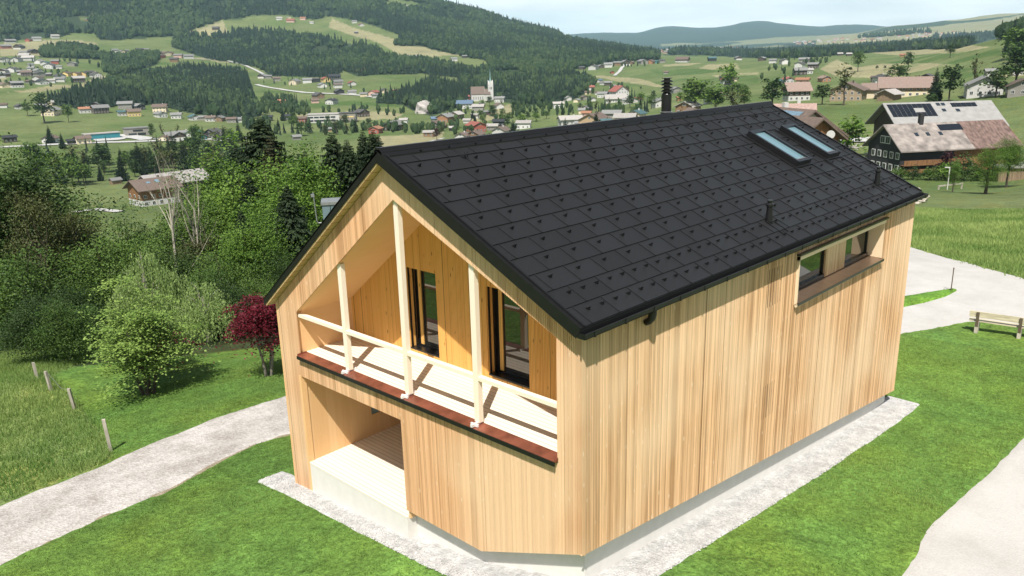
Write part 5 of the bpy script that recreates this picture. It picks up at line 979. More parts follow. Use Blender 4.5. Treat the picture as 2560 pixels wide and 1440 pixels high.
CL = [
('farms on the high pastures of the upper left', 'on the upper left pastures', '15 122 24 r g e;49 123 20 d d g;60 137 18 w g e;82 134 20 d d g;92 102 20 w g e;72 104 13 r b g;26 108 24 d g e;138 96 18 w p e;180 118 20 d d e;202 117 17 d b g;218 124 13 b g g;104 129 11 y b e;540 75 16 d d e;218 52 8 o g e;135 22 9 p o e'),
('houses of the upper left village', 'in the upper left village', '13 156 22 w d g;43 155 20 w d g;72 152 30 w p e;62 146 24 g p e;100 160 18 w g g;114 164 18 w t g;138 160 18 r g e;78 167 14 w g e;126 172 24 w d g;148 172 14 w g e;182 166 20 g g g;9 183 18 d g g;33 181 22 w d g;56 187 20 d g e;68 191 28 d b e;95 184 20 w g g;98 192 22 g d g;78 177 16 w g e;18 192 16 d d e;2 195 18 d g g;96 202 20 w b g;113 210 18 w g g;122 191 14 d g e;150 198 22 w d g;152 205 20 w g e;105 212 26 w k g;75 209 16 g b g;130 208 18 w p e;168 191 20 y b g;191 191 19 y b g;213 191 20 y d g;240 195 24 w d g;197 206 32 d p e;10 220 22 c b g;43 219 32 d g e;226 186 16 d d e'),
('houses of the hamlet between the upper woods', 'in hamlet between upper woods', '288 131 15 w g e;305 134 14 c g g;350 130 17 d d e;368 129 14 g g e;318 129 8 d g e;392 140 26 c d e;413 140 22 c b g;425 139 18 y b g;401 146 20 r b g;446 145 20 p g e;472 147 26 w g e;436 155 20 b d e'),
('farm row along the upper edge of the green meadow', 'along green meadow top', '8 270 20 b b e;50 273 20 d d g;104 274 30 w g e;128 264 20 c p g;131 290 42 c g g;213 283 30 w o e;252 284 42 d g e;243 269 22 d g g;315 273 38 g g e;347 274 24 k g g;308 290 24 w t e;336 291 34 y b e;402 281 38 c b e;402 294 28 w g g;442 297 28 w g e;485 301 26 w t g;508 301 20 g g e;526 304 24 w b e;550 304 26 b g g;580 307 26 g b e;602 306 20 w g e'),
('houses along the valley road', 'beside the valley road', '25 356 34 d k e;128 358 34 w b g;209 360 38 c b e;180 361 20 k k e;414 353 26 c b g;444 353 42 d g g;462 342 30 w g e;486 343 34 w t g;500 351 30 t n g;534 344 38 k d g;548 352 36 w d e;424 344 26 b g e'),
('houses beside the hill road', 'beside the hill road', '657 196 18 d g g;672 197 16 g g e;692 203 18 g b e;738 212 26 c g g;768 208 22 w g e;790 206 20 k d e;814 205 20 y r g;846 213 22 w g e;806 219 20 w g g;845 220 20 w b e;880 214 18 w r g;848 236 22 k d g;880 237 20 w g e;910 242 18 c g e;936 239 22 p r g;939 245 18 w g e;960 233 18 c d g;988 236 20 d o g;796 247 24 b d g;788 258 18 p b e;830 261 24 w k g;704 259 17 o o e;905 185 22 w r e;836 200 34 k k e'),
('mountain farms on the left hillside', 'on the forested hill clearings', '1022 20 12 p g e;886 58 12 w g e;903 66 13 w r g;891 84 9 d g e;698 50 14 w p e;727 56 20 p r e;758 50 14 p o e;780 59 10 w p e;722 46 9 c g g;815 154 20 g d e;1020 145 13 c g g;1042 147 16 d g e;1067 151 15 d g e;1135 153 16 w g e;1161 145 12 d g e;1079 199 9 d g g;1395 68 0 w g e;1407 76 10 c p e;1536 112 10 w g e'),
('buildings of the church village', 'in the church village', '1135 251 24 c g g;1170 249 18 r r e;1152 266 30 k k e;1163 272 44 w u e;1196 278 32 g p e;1247 272 22 w b g;1250 256 28 w g e;1090 306 26 g u e;1115 306 40 o g g;1088 318 26 d b g;1105 322 20 d b g;1142 297 32 b p g;1188 296 20 w p e;1217 288 20 d g e;1130 327 14 k p e;1073 342 30 b p e;1190 330 46 r r g;1158 353 38 w b g;1190 352 44 b b g;1248 316 34 k k e;1232 326 30 g p e;1254 342 44 w b g;1168 308 18 w p e;1205 264 14 g g e'),
('buildings below the house apex', 'behind the gable apex', '670 302 26 k k e;720 300 26 k k e;756 306 24 r b e;905 292 34 d d g;940 334 34 r o g;986 327 44 d g g;742 350 20 g g e;823 330 12 n g e;1010 308 20 w p e'),
('houses of the village centre', 'in village left of flue', '1419 252 18 w g g;1442 256 14 c g g;1475 226 20 w r e;1498 206 14 w u g;1506 212 13 w g e;1520 214 18 d g e;1533 220 14 w g g;1462 250 18 g b g;1482 253 14 w d g;1495 237 14 w b e;1506 244 24 w g e;1521 242 24 k k e;1538 256 58 w p e;1470 236 14 c b e;1592 256 20 w r g;1396 270 30 w p e;1468 278 22 g g g;1458 284 22 c g e;1310 322 40 w p e;1294 322 14 b u e;1570 260 24 w g e'),
('big roofs just above the ridge', 'just beyond the roof ridge', '1425 312 64 w p e;1466 292 26 p o e;1486 316 74 n b g;1530 298 52 g g e;1514 312 24 n t e;1563 312 58 n p e;1592 300 44 c t g;1648 268 40 w g g;1720 286 58 b p g;1730 292 34 c b g;1782 258 48 w n e;1690 232 28 g g g;1700 252 16 o o e;1450 318 24 w g e'),
('farms in a row at the far end of the fields', 'in the far field row', '1455 174 14 d d e;1484 175 22 w d g;1502 170 14 d g g;1520 169 20 w g e;1531 164 14 w g g;1542 164 18 b g e;1562 164 22 d g g;1578 161 14 b b g;1606 161 22 g g g;1627 160 17 o b g;1640 158 12 t t e;1655 157 14 g d e;1706 156 36 b b e;1780 153 20 k t e;1845 150 16 d g g;1905 152 17 d g g;1530 184 9 r b g;1665 185 12 g b e;1810 200 20 g d g;1815 208 24 w r g;1835 204 18 c b e;1822 212 20 k d e;1560 120 0 w g e'),
('houses in the fields right of the flue', 'in fields right of flue', '1932 158 18 w g e;1960 161 22 w d g;2010 158 24 g g e;2020 152 14 d g g;2000 168 22 w d g;2033 171 28 d g e;2000 188 34 d g e;2018 185 24 w p e;2100 139 12 d p e;2122 140 13 d p e;2256 142 12 o o e;2006 212 34 p o e;1968 208 24 w r g;2205 208 40 w d g;2190 204 26 d b e;1946 210 14 g t e;2060 205 24 o n g;2475 190 24 g g e;2545 188 18 w g e;2318 200 20 d d g'),
]
def village():
    for group, where, dat in CL:
        E_ = [e.split() for e in dat.split(';')]; E_ = [e for e in E_ if float(e[2]) > 0]; E_.sort(key=lambda e: float(e[0])); Q = hits([float(e[0]) for e in E_], [float(e[1]) for e in E_]); seen = {}
        for e, P in zip(E_, Q):
            if np.isnan(P[0]): continue
            wpx = float(e[2]); D_ = dist(P); ov = .9; ang = rng.choice([-.5, -.35, .3, .45]) if e[5] == 'g' else rng.choice([-.3, -.18, .15, .28])
            Wm = wpx*D_/FPX*(1.1 if wpx < 26 else .97); wl, rf = WC[e[3]], RC[e[4]]
            if e[5] == 'g': W_ = max(4, Wm*.80); Dp = W_*1.3; ridge = 'y'
            else: W_ = max(4, Wm*.88); Dp = max(W_*.62, 4); ridge = 'x'
            hw = float(np.clip(W_*.42, 2.6, 6.2)); 
            if wpx > 50: hw = 4.2
            pit = 12 if (wl == 'black' and rf == 'black') else rng.uniform(21, 29); 
            if e[5] == 'e': pit = rng.uniform(24, 31)
            base = None
            if wl in ('dark', 'brown') and rng.random() < .5 and wpx > 15: base = 'white'
            nm_ = 'barn' if (wl in ('dark', 'grey', 'brown') and base is None and rng.random() < .6) else 'house'
            key = (WN[wl], rf, nm_, e[5]); seen[key] = seen.get(key, 0)+1
            lab = '%s %s %s, %s roof, %s such %s' % ('gable-on' if e[5] == 'g' else 'eaves-on', WN[wl], nm_, dict(dark='dark grey', black='black', pale='pale grey', blue='slate blue').get(rf, rf), ORD[seen[key]], where)
            f = face(P); cx = P[0]+math.cos(f+math.pi/2)*Dp*.45; cy = P[1]+math.sin(f+math.pi/2)*Dp*.45
            o = chalet(nm_, lab, (cx, cy, P[2]+.2), f+ang, W_, Dp, hw, ridge, pit, wl, rf, base, ov=.5+.04*W_, windows=wpx >= 24, group=group, chim=(nm_ == 'house' and wpx > 18), cat=nm_, small=wpx < 20)
            HOUSES.append(o)
village()
print('houses', len(HOUSES))
# tiny far villages on the pale slope at the right, one body each
def farvillage():
    R = np.random.default_rng(77); pts = []
    for poly, n in (([(1985, 104), (2150, 96), (2210, 96), (2210, 101), (2100, 106), (1990, 112)], 34), ([(2230, 92), (2330, 84), (2440, 80), (2445, 86), (2330, 92), (2240, 97)], 26), ([(1640, 127), (1680, 126), (1682, 134), (1640, 134)], 9), ([(1730, 122), (1850, 119), (1850, 125), (1740, 126)], 12)):
        k = 0
        while k < n:
            x, y = R.uniform(1600, 2460), R.uniform(60, 140)
            if inpoly(x, y, poly): pts.append((x, y)); k += 1
    pts.sort(); Q = hits([p[0] for p in pts], [p[1] for p in pts])
    for i, P in enumerate(Q):
        if np.isnan(P[0]): continue
        rf = R.choice(['red', 'orange', 'grey', 'pale', 'brown']); wl = R.choice(['white', 'cream', 'pink', 'white']); s = max(.7, dist(P)/4200); f = face(P)
        chalet('house', 'tiny far %s house, %s roof, %s from the left in the hazy far villages' % (WN[wl], rf, ORD[i+1]), (P[0], P[1], P[2]), f+R.uniform(-.6, .6), 13*s, 10*s, 6*s, 'x', 30, wl, rf, small=True, chim=False, group='tiny houses of the far hazy villages', cat='house')
farvillage()
# ---------------------------------------------------------------- particular buildings
def at(x, y, d, dz=0): P = top_at(x, y, d); return P
def base_at(x, y): P = hit(x, y); return P
def addroof_rect(o, name, mat, W, D, hw, pitch, sgn, x0, x1, v0, v1, ridge='x', lift=.33, t=.08, grid=None):
    # panel on a roof slope; x along the ridge, v from eave 0 to ridge 1, slope facing -y (sgn -1)
    tp = math.tan(math.radians(pitch)); hy = D/2; f = lambda x, v: (x, sgn*hy*(1-v), hw+hy*tp*v+lift)
    m = MB(); a, b, c_, d = f(x0, v0), f(x1, v0), f(x1, v1), f(x0, v1); up = (0, 0, t); m.prism([a, b, c_, d], up); m.build(name, mat, o); return m
# right farmhouse pair in the green valley side
def farm_right():
    f0 = face(at(2350, 380, 222)); P = at(2345, 402, 226); P[2] = float(H(P[0], P[1]))
    W_, D_ = 30.0, 13.0; hw, pit = 6.6, 36
    o = empty('farmhouse', P, f0+.66, 'big old farmhouse, dark shingled gable with white windows and long mottled brown roof with skylights', 'farmhouse'); hx, hy = W_/2, D_/2; tp = math.tan(math.radians(pit)); rh = hy*tp; b = MB()
    b.prism([(-hx, -hy, -4), (-hx, -hy, hw), (-hx, 0, hw+rh), (-hx, hy, hw), (-hx, hy, -4)], (14, 0, 0)); b.build('wall', 'wall_black', o)
    b = MB(); b.prism([(-hx+14, -hy, -4), (-hx+14, -hy, hw), (-hx+14, 0, hw+rh), (-hx+14, hy, hw), (-hx+14, hy, -4)], (18, 0, 0)); b.box((-hx+.3, -hy-1.1, .6), (hx-7, -hy, 1.5)); b.build('barn_wall', 'rust_wood', o); 
    m = MB(); m.box((-hx-.05, -hy-.05, -4), (-hx+8, hy+.05, .5)); m.build('plinth', 'wall_white', o)
    MB().box((-hx+.4, -hy-.12, -.6), (hx-6, -hy-.02, 1.1)).build('lower_wall', 'wall_white', o)
    MB().box((-hx+.2, -hy-1.3, 2.6), (3, -hy-1.15, 3.7)).box((-hx+.2, -hy-1.3, 2.45), (3, -hy, 2.6)).build('balcony', 'rust_wood', o)
    ov = 1.3; e = hy+ov
    def sl(x0, x1, mat, nm):
        r = MB()
        for s in (-1, 1): r.prism([(x0, s*e, hw-ov*tp), (x0, 0, hw+rh), (x0, 0, hw+rh+.3), (x0, s*e, hw-ov*tp+.3)], (x1-x0, 0, 0))
        return r.build(nm, mat, o)
    simple('tile_old', (.245, .215, .195), rough=.9, var=.45, scale=.55, bump=.3); simple('tile_newer', (.15, .10, .085), rough=.85, var=.5, scale=1.6, stretch=(1, .5, .5), bump=.3); simple('tile_cement', (.28, .275, .265), rough=.8, var=.12, scale=.8)
    R1 = sl(-hx-1.0, 3.5, 'tile_old', 'roof'); sl(3.5, hx+1.6, 'tile_newer', 'roof')
    for x in (-9.6, -6.6, -3.2): addroof_rect(o, 'skylight', 'dark_glass', W_, D_, hw, pit, -1, x, x+.9, .42, .56)
    addroof_rect(o, 'solar_panel', 'solar', W_, D_, hw, pit, -1, -2.2, 4.0, .62, .88)
    MB().box((-6.6, -.6, hw+rh-.6), (-5.6, .3, hw+rh+2.6)).build('chimney', 'wall_black', o)
    for i, y in enumerate((-5.3, -3.0, -.6, 1.8, 4.2)):
        for z in (1.7, 4.6):
            w = link('window', winmesh(1.1, 1.3, .14), o, (-hx-.03, y, z)); w.rotation_euler = (0, 0, -math.pi/2)
    for y in (-1.1, .9): w = link('window', winmesh(1.5, 1.5, .14), o, (-hx-.03, y, 8.0)); w.rotation_euler = (0, 0, -math.pi/2)
    for i in range(4): link('window', winmesh(1.3, 1.2), o, (-hx+1.6+i*2.7, -hy-.14, .2))
    # white roofed house behind
    P2 = P+np.array([math.cos(f0+math.pi/2), math.sin(f0+math.pi/2), 0])*17.5+np.array([math.cos(f0), math.sin(f0), 0])*(-1.5); P2[2] = float(H(P2[0], P2[1]))
    o2 = empty('farmhouse', P2, f0+.52, 'large house with pale grey roof full of solar panels behind the dark farmhouse', 'farmhouse'); W2, D2, h2, p2 = 26., 15., 10.2, 33; hx, hy = W2/2, D2/2; tp = math.tan(math.radians(p2)); rh = hy*tp; ov = 1.5; e = hy+ov
    MB().prism([(-hx, -hy, -4), (-hx, -hy, h2), (-hx, 0, h2+rh), (-hx, hy, h2), (-hx, hy, -4)], (W2, 0, 0)).build('wall', 'wall_dark', o2)
    r = MB(); [r.prism([(-hx-2, s*e, h2-ov*tp), (-hx-2, 0, h2+rh), (-hx-2, 0, h2+rh+.3), (-hx-2, s*e, h2-ov*tp+.3)], (W2+3, 0, 0)) for s in (-1, 1)]; r.build('roof', 'tile_cement', o2)
    for i in range(9):
        for j in range(3):
            if i in (5, 6) and j == 1: continue
            addroof_rect(o2, 'solar_panel', 'solar', W2, D2, h2, p2, -1, -hx-1.2+i*1.3, -hx-1.2+i*1.3+1.2, .32+j*.20, .32+j*.20+.185)
    for i in range(5): addroof_rect(o2, 'solar_panel', 'solar', W2, D2, h2, p2, -1, 2.6+i*1.35, 2.6+i*1.35+1.25, .72, .90)
    for x, v in ((-1.2, .80), (.1, .80), (-.6, .52), (3.0, .50)): addroof_rect(o2, 'skylight', 'dark_glass', W2, D2, h2, p2, -1, x, x+1.0, v, v+.12)
    w = link('window', winmesh(1.3, 1.5, .2), o2, (-hx-.03, -3.4, 4.2)); w.rotation_euler = (0, 0, -math.pi/2)
    Q = at(2204, 352, 224); Q[2] = float(H(Q[0], Q[1])); m = MB(); m.box((-3, -2.5, 3.6), (3, 2.5, 3.85)); k = m.build('roof', 'tile_pale', empty('carport', Q, f0+.5, 'flat roofed white carport against the dark gable of the farmhouse', 'carport')); 
    for sx in (-2.8, 2.8): MB().box((sx-.1, -2.3, -1), (sx+.1, -2.1, 3.6)).build('post', 'wall_black', k.parent)
    MB().box((-2.8, 2.2, -1), (2.8, 2.4, 3.6)).build('wall', 'wall_white', k.parent)
    Q = at(2560, 372, 205); Q[2] = float(H(Q[0], Q[1])); m = empty('shed', Q, f0+.3, 'weathered plank shed with pale flat roof at the right picture edge', 'shed'); MB().box((-5, -2, -3), (6, 2, 2.6)).build('wall', 'old_wood', m); MB().box((-5.4, -2.5, 2.6), (6.4, 2.5, 2.85)).build('roof', 'tile_pale', m)
farm_right()
# buildings in the middle distance on the right
def mid_right():
    def hs(x, y, lab, dpx, rot, W_, D_, hw, rg, pit, wl, rf, base=None, name='farmhouse', ov=1.2, **k):
        P = base_at(x, y); f = face(P); P = P+np.array([math.cos(f+math.pi/2), math.sin(f+math.pi/2), 0])*D_*.4; P[2] = float(H(P[0], P[1]))+.1; return chalet(name, lab, P, f+rot, W_, D_, hw, rg, pit, wl, rf, base, ov=ov, cat=name, **k)
    hs(2120, 252, 'wide shingled farmhouse with low brown gable and dark loggia facing the camera', 0, -.18, 15.5, 15, 5.6, 'y', 25, 'shingle', 'brown')
    hs(1990, 252, 'tan roofed chalet with white windows and flower balcony beyond the roof ridge', 0, .35, 12, 9.5, 6.0, 'x', 38, 'dark', 'tan', 'white')
    hs(2178, 246, 'low brown roofed wing joining shingled farmhouse and long barn', 0, 0, 8.5, 8, 5.0, 'x', 33, 'cream', 'tan', name='barn', windows=False)
    hs(2265, 242, 'very long barn farmhouse with reddish mottled roof and dark timber upper floor', 0, .04, 25.5, 12, 5.2, 'x', 36, 'old_wood', 'tan', 'cream')
    hs(2222, 252, 'small timber barn with pale roof in front of the long barn', 0, -.45, 8.0, 8.5, 3.3, 'y', 24, 'old_wood', 'pale', name='barn', windows=False, chim=False)
    hs(2456, 242, 'white gabled house with grey roof and dark gable window above the green field', 0, .12, 13.5, 12, 4.6, 'y', 27, 'white', 'grey', name='house')
    hs(2552, 240, 'grey boarded house with pale gable edge at the right picture edge', 0, .1, 10.5, 10, 3.8, 'y', 25, 'grey', 'brown', name='house')
    # houses just behind the verge of the timber house
    P = base_at(2010, 345); 
    def near(x, y, d, lab, rot, W_, D_, hw, rg, pit, wl, rf, **k):
        Q = at(x, y, d); Q[2] = Q[2]-hw-(W_/2 if rg == 'y' else D_/2)*math.tan(math.radians(pit)); o = chalet('house', lab, Q, face(Q)+rot, W_, D_, hw, rg, pit, wl, rf, cat='house', **k)
        return o
    a = near(1975, 262, 190, 'house with broad pale pink tiled roof directly behind the black roof end', .05, 9.2, 7, 6, 'x', 32, 'white', 'pink_tile', windows=False)
    b = near(1961, 273, 128, 'house with brown tiled roof, blue solar field and dark rafters behind the verge', .62, 9.5, 12, 6.5, 'y', 33, 'white', 'brown', windows=False, ov=1.2)
    c_ = near(1990, 294, 116, 'orange brown timber gable house with carved verge beside the white dish', .70, 6.8, 9, 5.0, 'y', 34, 'rust_wood', 'brown', windows=False, ov=.8, chim=False)
    hx = 9.5/2; tp = math.tan(math.radians(33)); m = MB(); m.prism([(-hx*.95, -5.5, 6.5+hx*.05*tp+.35), (-hx*.15, -5.5, 6.5+hx*.85*tp+.35), (-hx*.15, 1, 6.5+hx*.85*tp+.35), (-hx*.95, 1, 6.5+hx*.05*tp+.35)], (0, 0, .06)); m.build('solar_panel', 'solar_blue', b)
rm('pink_tile', (.36, .25, .215)); simple('solar_blue', (.16, .24, .30), rough=.2, var=.3, scale=4, spec=.9)
mid_right()
# farmhouse in the trees on the left
def farm_left():
    P = hit(388, 508); f = face(P)
    o = chalet('farmhouse', 'brown farmhouse with white windows and solar panels among the trees of the left wood', P, f+.40, 15.5, 12.5, 7.2, 'x', 26, 'rust_wood', 'brown', 'white', ov=1.6, cat='farmhouse', windows=True)
    addroof_rect(o, 'solar_panel', 'solar_blue', 15.5, 12.5, 7.2, 26, -1, .2, 2.0, .45, .75); addroof_rect(o, 'solar_panel', 'solar_blue', 15.5, 12.5, 7.2, 26, -1, -3.6, -2.0, .45, .62); MB().box((7.76, -6.2, -3), (7.9, 6.2, 8)).build('gable_wall', 'wall_black', o)
    Q = P+np.array([math.cos(f+math.pi/2), math.sin(f+math.pi/2), 0])*15+np.array([math.cos(f), math.sin(f), 0])*8.5; Q[2] = float(H(Q[0], Q[1])); chalet('barn', 'huge barn with pale grey brown roof behind the brown farmhouse', Q, f+.46, 25, 13, 7.6, 'x', 27, 'dark', 'pale', ov=1.5, windows=False, chim=False, cat='barn')
    Q = base_at(290, 460); chalet('hay_hut', 'small weathered hay hut alone on the green river meadow', Q, face(Q)+.4, 4.6, 3.6, 2.1, 'x', 28, 'old_wood', 'grey', ov=.5, windows=False, chim=False, cat='hut')
farm_left()
# church with slender spire
def church():
    P = base_at(1205, 252); f = face(P); o = empty('church', P, f+.12, 'white village church with brown roof and slender green needle spire', 'church'); s = dist(P)/FPX
    L_, Wd, h, rh = 50*s, 19*s, 17*s, 17*s; hx = L_/2; m = MB(); m.prism([(-hx-2*s, -Wd/2, -4), (-hx-2*s, -Wd/2, h), (-hx-2*s, 0, h+rh), (-hx-2*s, Wd/2, h), (-hx-2*s, Wd/2, -4)], (34*s, 0, 0)); m.prism([(-hx+32*s, -Wd*.38, -4), (-hx+32*s, -Wd*.38, h*.95), (-hx+32*s, 0, h+rh*.6), (-hx+32*s, Wd*.38, h*.95), (-hx+32*s, Wd*.38, -4)], (14*s, 0, 0)); m.build('nave', 'wall_white', o)
    r = MB(); k = 1.0*s
    for sg in (-1, 1):
        r.prism([(-hx-2.4*s, sg*(Wd/2+k), h-k), (-hx-2.4*s, 0, h+rh), (-hx-2.4*s, 0, h+rh+.5), (-hx-2.4*s, sg*(Wd/2+k), h-k+.5)], (34*s, 0, 0)); r.prism([(-hx+32*s, sg*(Wd*.38+k), h*.95-k), (-hx+32*s, 0, h+rh*.6), (-hx+32*s, 0, h+rh*.6+.5), (-hx+32*s, sg*(Wd*.38+k), h*.95-k+.5)], (14*s, 0, 0))
    r.build('roof', 'tile_brown', o)
    t = MB(); tx, ty, a = hx-2.5*s, 2*s, 6.2*s; t.box((tx-a, ty-a, -4), (tx+a, ty+a, 39*s)); tw = t.build('tower', 'wall_white', o)
    g = MB()
    for q in range(4):
        c1, s1 = math.cos(q*math.pi/2), math.sin(q*math.pi/2); rot = lambda x, y: (tx+x*c1-y*s1, ty+x*s1+y*c1)
        g.prism([(*rot(-a, -a), 39*s), (*rot(a, -a), 39*s), (*rot(0, -a), 50*s)], (-(rot(0, 1)[0]-tx)*-.6*s, 0, 0)) if False else g.poly([(*rot(-a, -a*1.01), 39*s), (*rot(a, -a*1.01), 39*s), (*rot(0, -a*1.01), 50*s)])
        g.poly([(*rot(-a, -a), 39*s), (*rot(0, -a), 50*s), (tx, ty, 44*s)]); g.poly([(*rot(a, -a), 39*s), (*rot(0, -a), 50*s), (tx, ty, 44*s)])
    g.build('tower_gable', 'wall_white', tw)
    MB().tube([(tx, ty, 40*s), (tx, ty, 54*s), (tx, ty, 76*s)], [4.2*s, 1.5*s, .25*s], 8).build('spire', 'tile_spire', tw)
    for i in range(5): x = -hx+3*s+i*5.6*s; MB().box((x, -Wd/2-.1, 3.5*s), (x+1.3*s, -Wd/2+.05, 10.5*s)).build('window', 'window_dark', o)
    for dx in (-2.6*s,): MB().box((tx+dx, ty-a-.1, 27*s), (tx+dx+1.7*s, ty-a+.1, 33*s)).build('belfry_opening', 'window_dark', tw); MB().box((tx+1.2*s, ty-a-.1, 27*s), (tx+2.9*s, ty-a+.1, 33*s)).build('belfry_opening', 'window_dark', tw)
rm('spire', (.20, .33, .34)); church()
def bridge():
    A_, B = at(1003, 247, 1130), at(1048, 254, 1010); d = B-A_; L_ = np.hypot(d[0], d[1]); o = empty('road_bridge', A_, math.atan2(d[1], d[0]), 'concrete road bridge on slender pier crossing the wooded gorge', 'bridge'); dz = B[2]-A_[2]
    m = MB(); m.prism([(-14, -5, 0), (L_, -5, dz), (L_, -5, dz-1.6), (-14, -5, -1.6)], (0, 10, 0)); m.build('deck', 'wall_concrete', o); MB().prism([(-14, -5.3, .9), (L_, -5.3, dz+.9), (L_, -5.3, dz-.6), (-14, -5.3, -.6)], (0, .25, 0)).build('parapet', 'wall_concrete', o); MB().prism([(L_*.45, -1.5, dz*.45-1), (L_*.45+2.6, -1.5, dz*.45-1), (L_*.45+3.4, -1.5, -24), (L_*.45-.4, -1.5, -24)], (0, 3, 0)).build('pier', 'wall_concrete', o)
simple('blue_clad', (.15, .215, .235), rough=.45, var=.1, metal=.2)
hm('concrete', (.50, .50, .48)); bridge()
def rock():
    P = base_at(1062, 283); R = np.random.default_rng(4); bm = bmesh.new(); bmesh.ops.create_icosphere(bm, subdivisions=4, radius=1)
    for v in bm.verts: q = v.co*2.2; v.co *= 1+.5*(fbm(np.array([q.x+q.z*1.7+9]), np.array([q.y*1.3-q.z+9]), 4)[0]-.5)
    me = bpy.data.meshes.new('cliff'); bm.to_mesh(me); bm.free(); me.materials.append(MATS['cliff_rock']); o = link('cliff', me); o.location = P; o.scale = (11, 9, 15); tag(o, 'pale bare rock face of the gorge right of the bridge', 'cliff')
simple('cliff_rock', (.40, .37, .35), rough=.95, var=.4, scale=1.2, bump=.6); rock()
# long low modern buildings of the valley floor
def boxy(name, label, x, y, W_, D_, h, rot, wall, top='tile_pale', bands=(), cat='building', extra=None):
    P = base_at(x, y); f = face(P); P = P+np.array([math.cos(f+math.pi/2), math.sin(f+math.pi/2), 0])*D_*.4; o = empty(name, P, f+rot, label, cat); hx, hy = W_/2, D_/2
    MB().box((-hx, -hy, -4), (hx, hy, h)).build('wall', wall, o); MB().box((-hx-.5, -hy-.5, h), (hx+.5, hy+.5, h+.6)).build('roof', top, o)
    for (a, b, z0, z1, mt, nm) in bands:
        n = max(1, int((b-a)*W_/5)); 
        for i in range(n): xa = -hx+W_*(a+(b-a)*i/n); xb = -hx+W_*(a+(b-a)*(i+.86)/n); MB().box((xa, -hy-.12, z0), (xb, -hy+.1, z1)).build(nm, mt, o)
    return o
boxy('kindergarten', 'long low teal glazed building with pale roof beside the valley road', 262, 345, 24, 9, 4.2, .25, 'wall_teal', bands=[(.0, .95, .8, 3.0, 'teal_glass', 'window')]) if False else None
simple('teal_glass', (.03, .20, .24), rough=.2, spec=.7)
boxy('glazed_hall', 'long low teal glazed hall with pale roof beside the valley road', 255, 348, 26, 9, 4.4, .22, 'wall_teal', bands=[(.02, .98, .8, 3.2, 'teal_glass', 'window')])
boxy('office_building', 'grey timber clad flat building with window band above the valley road', 342, 339, 18, 11, 6, .2, 'wall_grey', 'tile_grey', bands=[(.3, .8, 3.4, 4.8, 'window_dark', 'window'), (.1, .9, .3, 2.2, 'window_dark', 'window')])
boxy('industrial_hall', 'long white industrial hall with strip windows in front of the field', 822, 306, 40, 20, 8, -.1, 'wall_white', 'tile_pale', bands=[(.03, .72, 4.6, 6.2, 'window_dark', 'window'), (.03, .72, 1.2, 3.0, 'window_dark', 'window')])
boxy('workshop', 'dark clad workshop with yellow windows at the right end of the white hall', 872, 306, 16, 18, 9, -.1, 'wall_grey', 'tile_dark', bands=[(.05, .95, 5.2, 6.4, 'wall_yellow', 'window')])
P = base_at(1550, 252); f = face(P); h1 = chalet('hotel', 'large white hotel with red hipped gables in the village centre', (P[0]+6, P[1]+6, P[2]), f+.55, 17, 15, 10.5, 'y', 34, 'white', 'red', ov=1.0, cat='hotel')
# blue grey metal clad box beyond the left verge, with its thin vent pipe
P = at(800, 510, 29.0); X, Y = P[0]+.6, P[1]+.2; zt = P[2]; bx = empty('metal_clad_shed', (X, Y, zt), face(P)-.05, 'blue grey metal clad box with flat black edged roof behind the left verge', 'shed'); MB().box((-.32, -.2, -9), (2.2, .7, -.10)).build('wall', 'blue_clad', bx); MB().box((-.36, -.24, -.10), (2.24, .74, .0)).build('roof', 'zinc', bx)
m = MB(); [m.box((x, -.212, -4), (x+.02, -.2, -.12)) for x in (-.05, .25, .55, .85)]; m.box((-.2, -.214, -1.0), (.3, -.2, -.97)); m.build('cladding_seam', 'black_metal', bx)
MB().tube([(-.3, -.1, -.75), (-.50, -.1, -.75), (-.55, -.1, -.68), (-.60, -.1, .35)], .022, 8).box((-.68, -.14, .20), (-.56, -.06, .30)).build('vent_pipe', 'zinc', bx)
# ---------------------------------------------------------------- small things round the house
simple('grey_wood', (.40, .36, .30), rough=.9, var=.35, scale=5, stretch=(1, 1, .4)); simple('bench_wood', (.52, .46, .33), rough=.8, var=.25, scale=6, stretch=(.4, 3, 3)); simple('dark_wood', (.10, .075, .05), rough=.8)
for i, (x, y, h, lx, ly) in enumerate([(93, 944, .62, -.03, .03), (129, 978, .80, -.05, .05), (188, 1022, .80, -.10, .04), (278, 1127, 1.05, -.10, .05)]):
    P = hit(x, y); o = MB().prism([(-.045, -.045, -.2), (.045, -.045, -.2), (.045, .045, -.2), (-.045, .045, -.2)], (lx, ly, h+.2)).build('fence_post', 'grey_wood'); o.location = P; o.rotation_euler = (0, 0, .4*i)
    tag(o, ['shortest and farthest weathered fence post at the edge of the tall grass', 'second farthest leaning fence post where lawn meets tall grass', 'leaning split fence post nearer the path, right of the two far posts', 'tallest pale fence post standing close to the gravel path'][i], 'fence post', 'weathered fence posts left of the gravel path')
Pa, Pb = hit(129, 978), hit(188, 1022); MB().tube([Pa+[0, 0, .7], (Pa+Pb)/2+[0, 0, .45], Pb+[0, 0, .7]], .006, 4).build('fence_wire', 'zinc'); tag(bpy.data.objects['fence_wire'], 'thin sagging wire between the two middle fence posts', 'wire')
# bench
B0, B1 = hit(2439, 832), hit(2546, 846); d = B1-B0; L_ = math.hypot(d[0], d[1]); bn = empty('bench', (B0+B1)/2, math.atan2(d[1], d[0]), 'weathered plank bench with plank backrest at the edge of the pale road', 'bench')
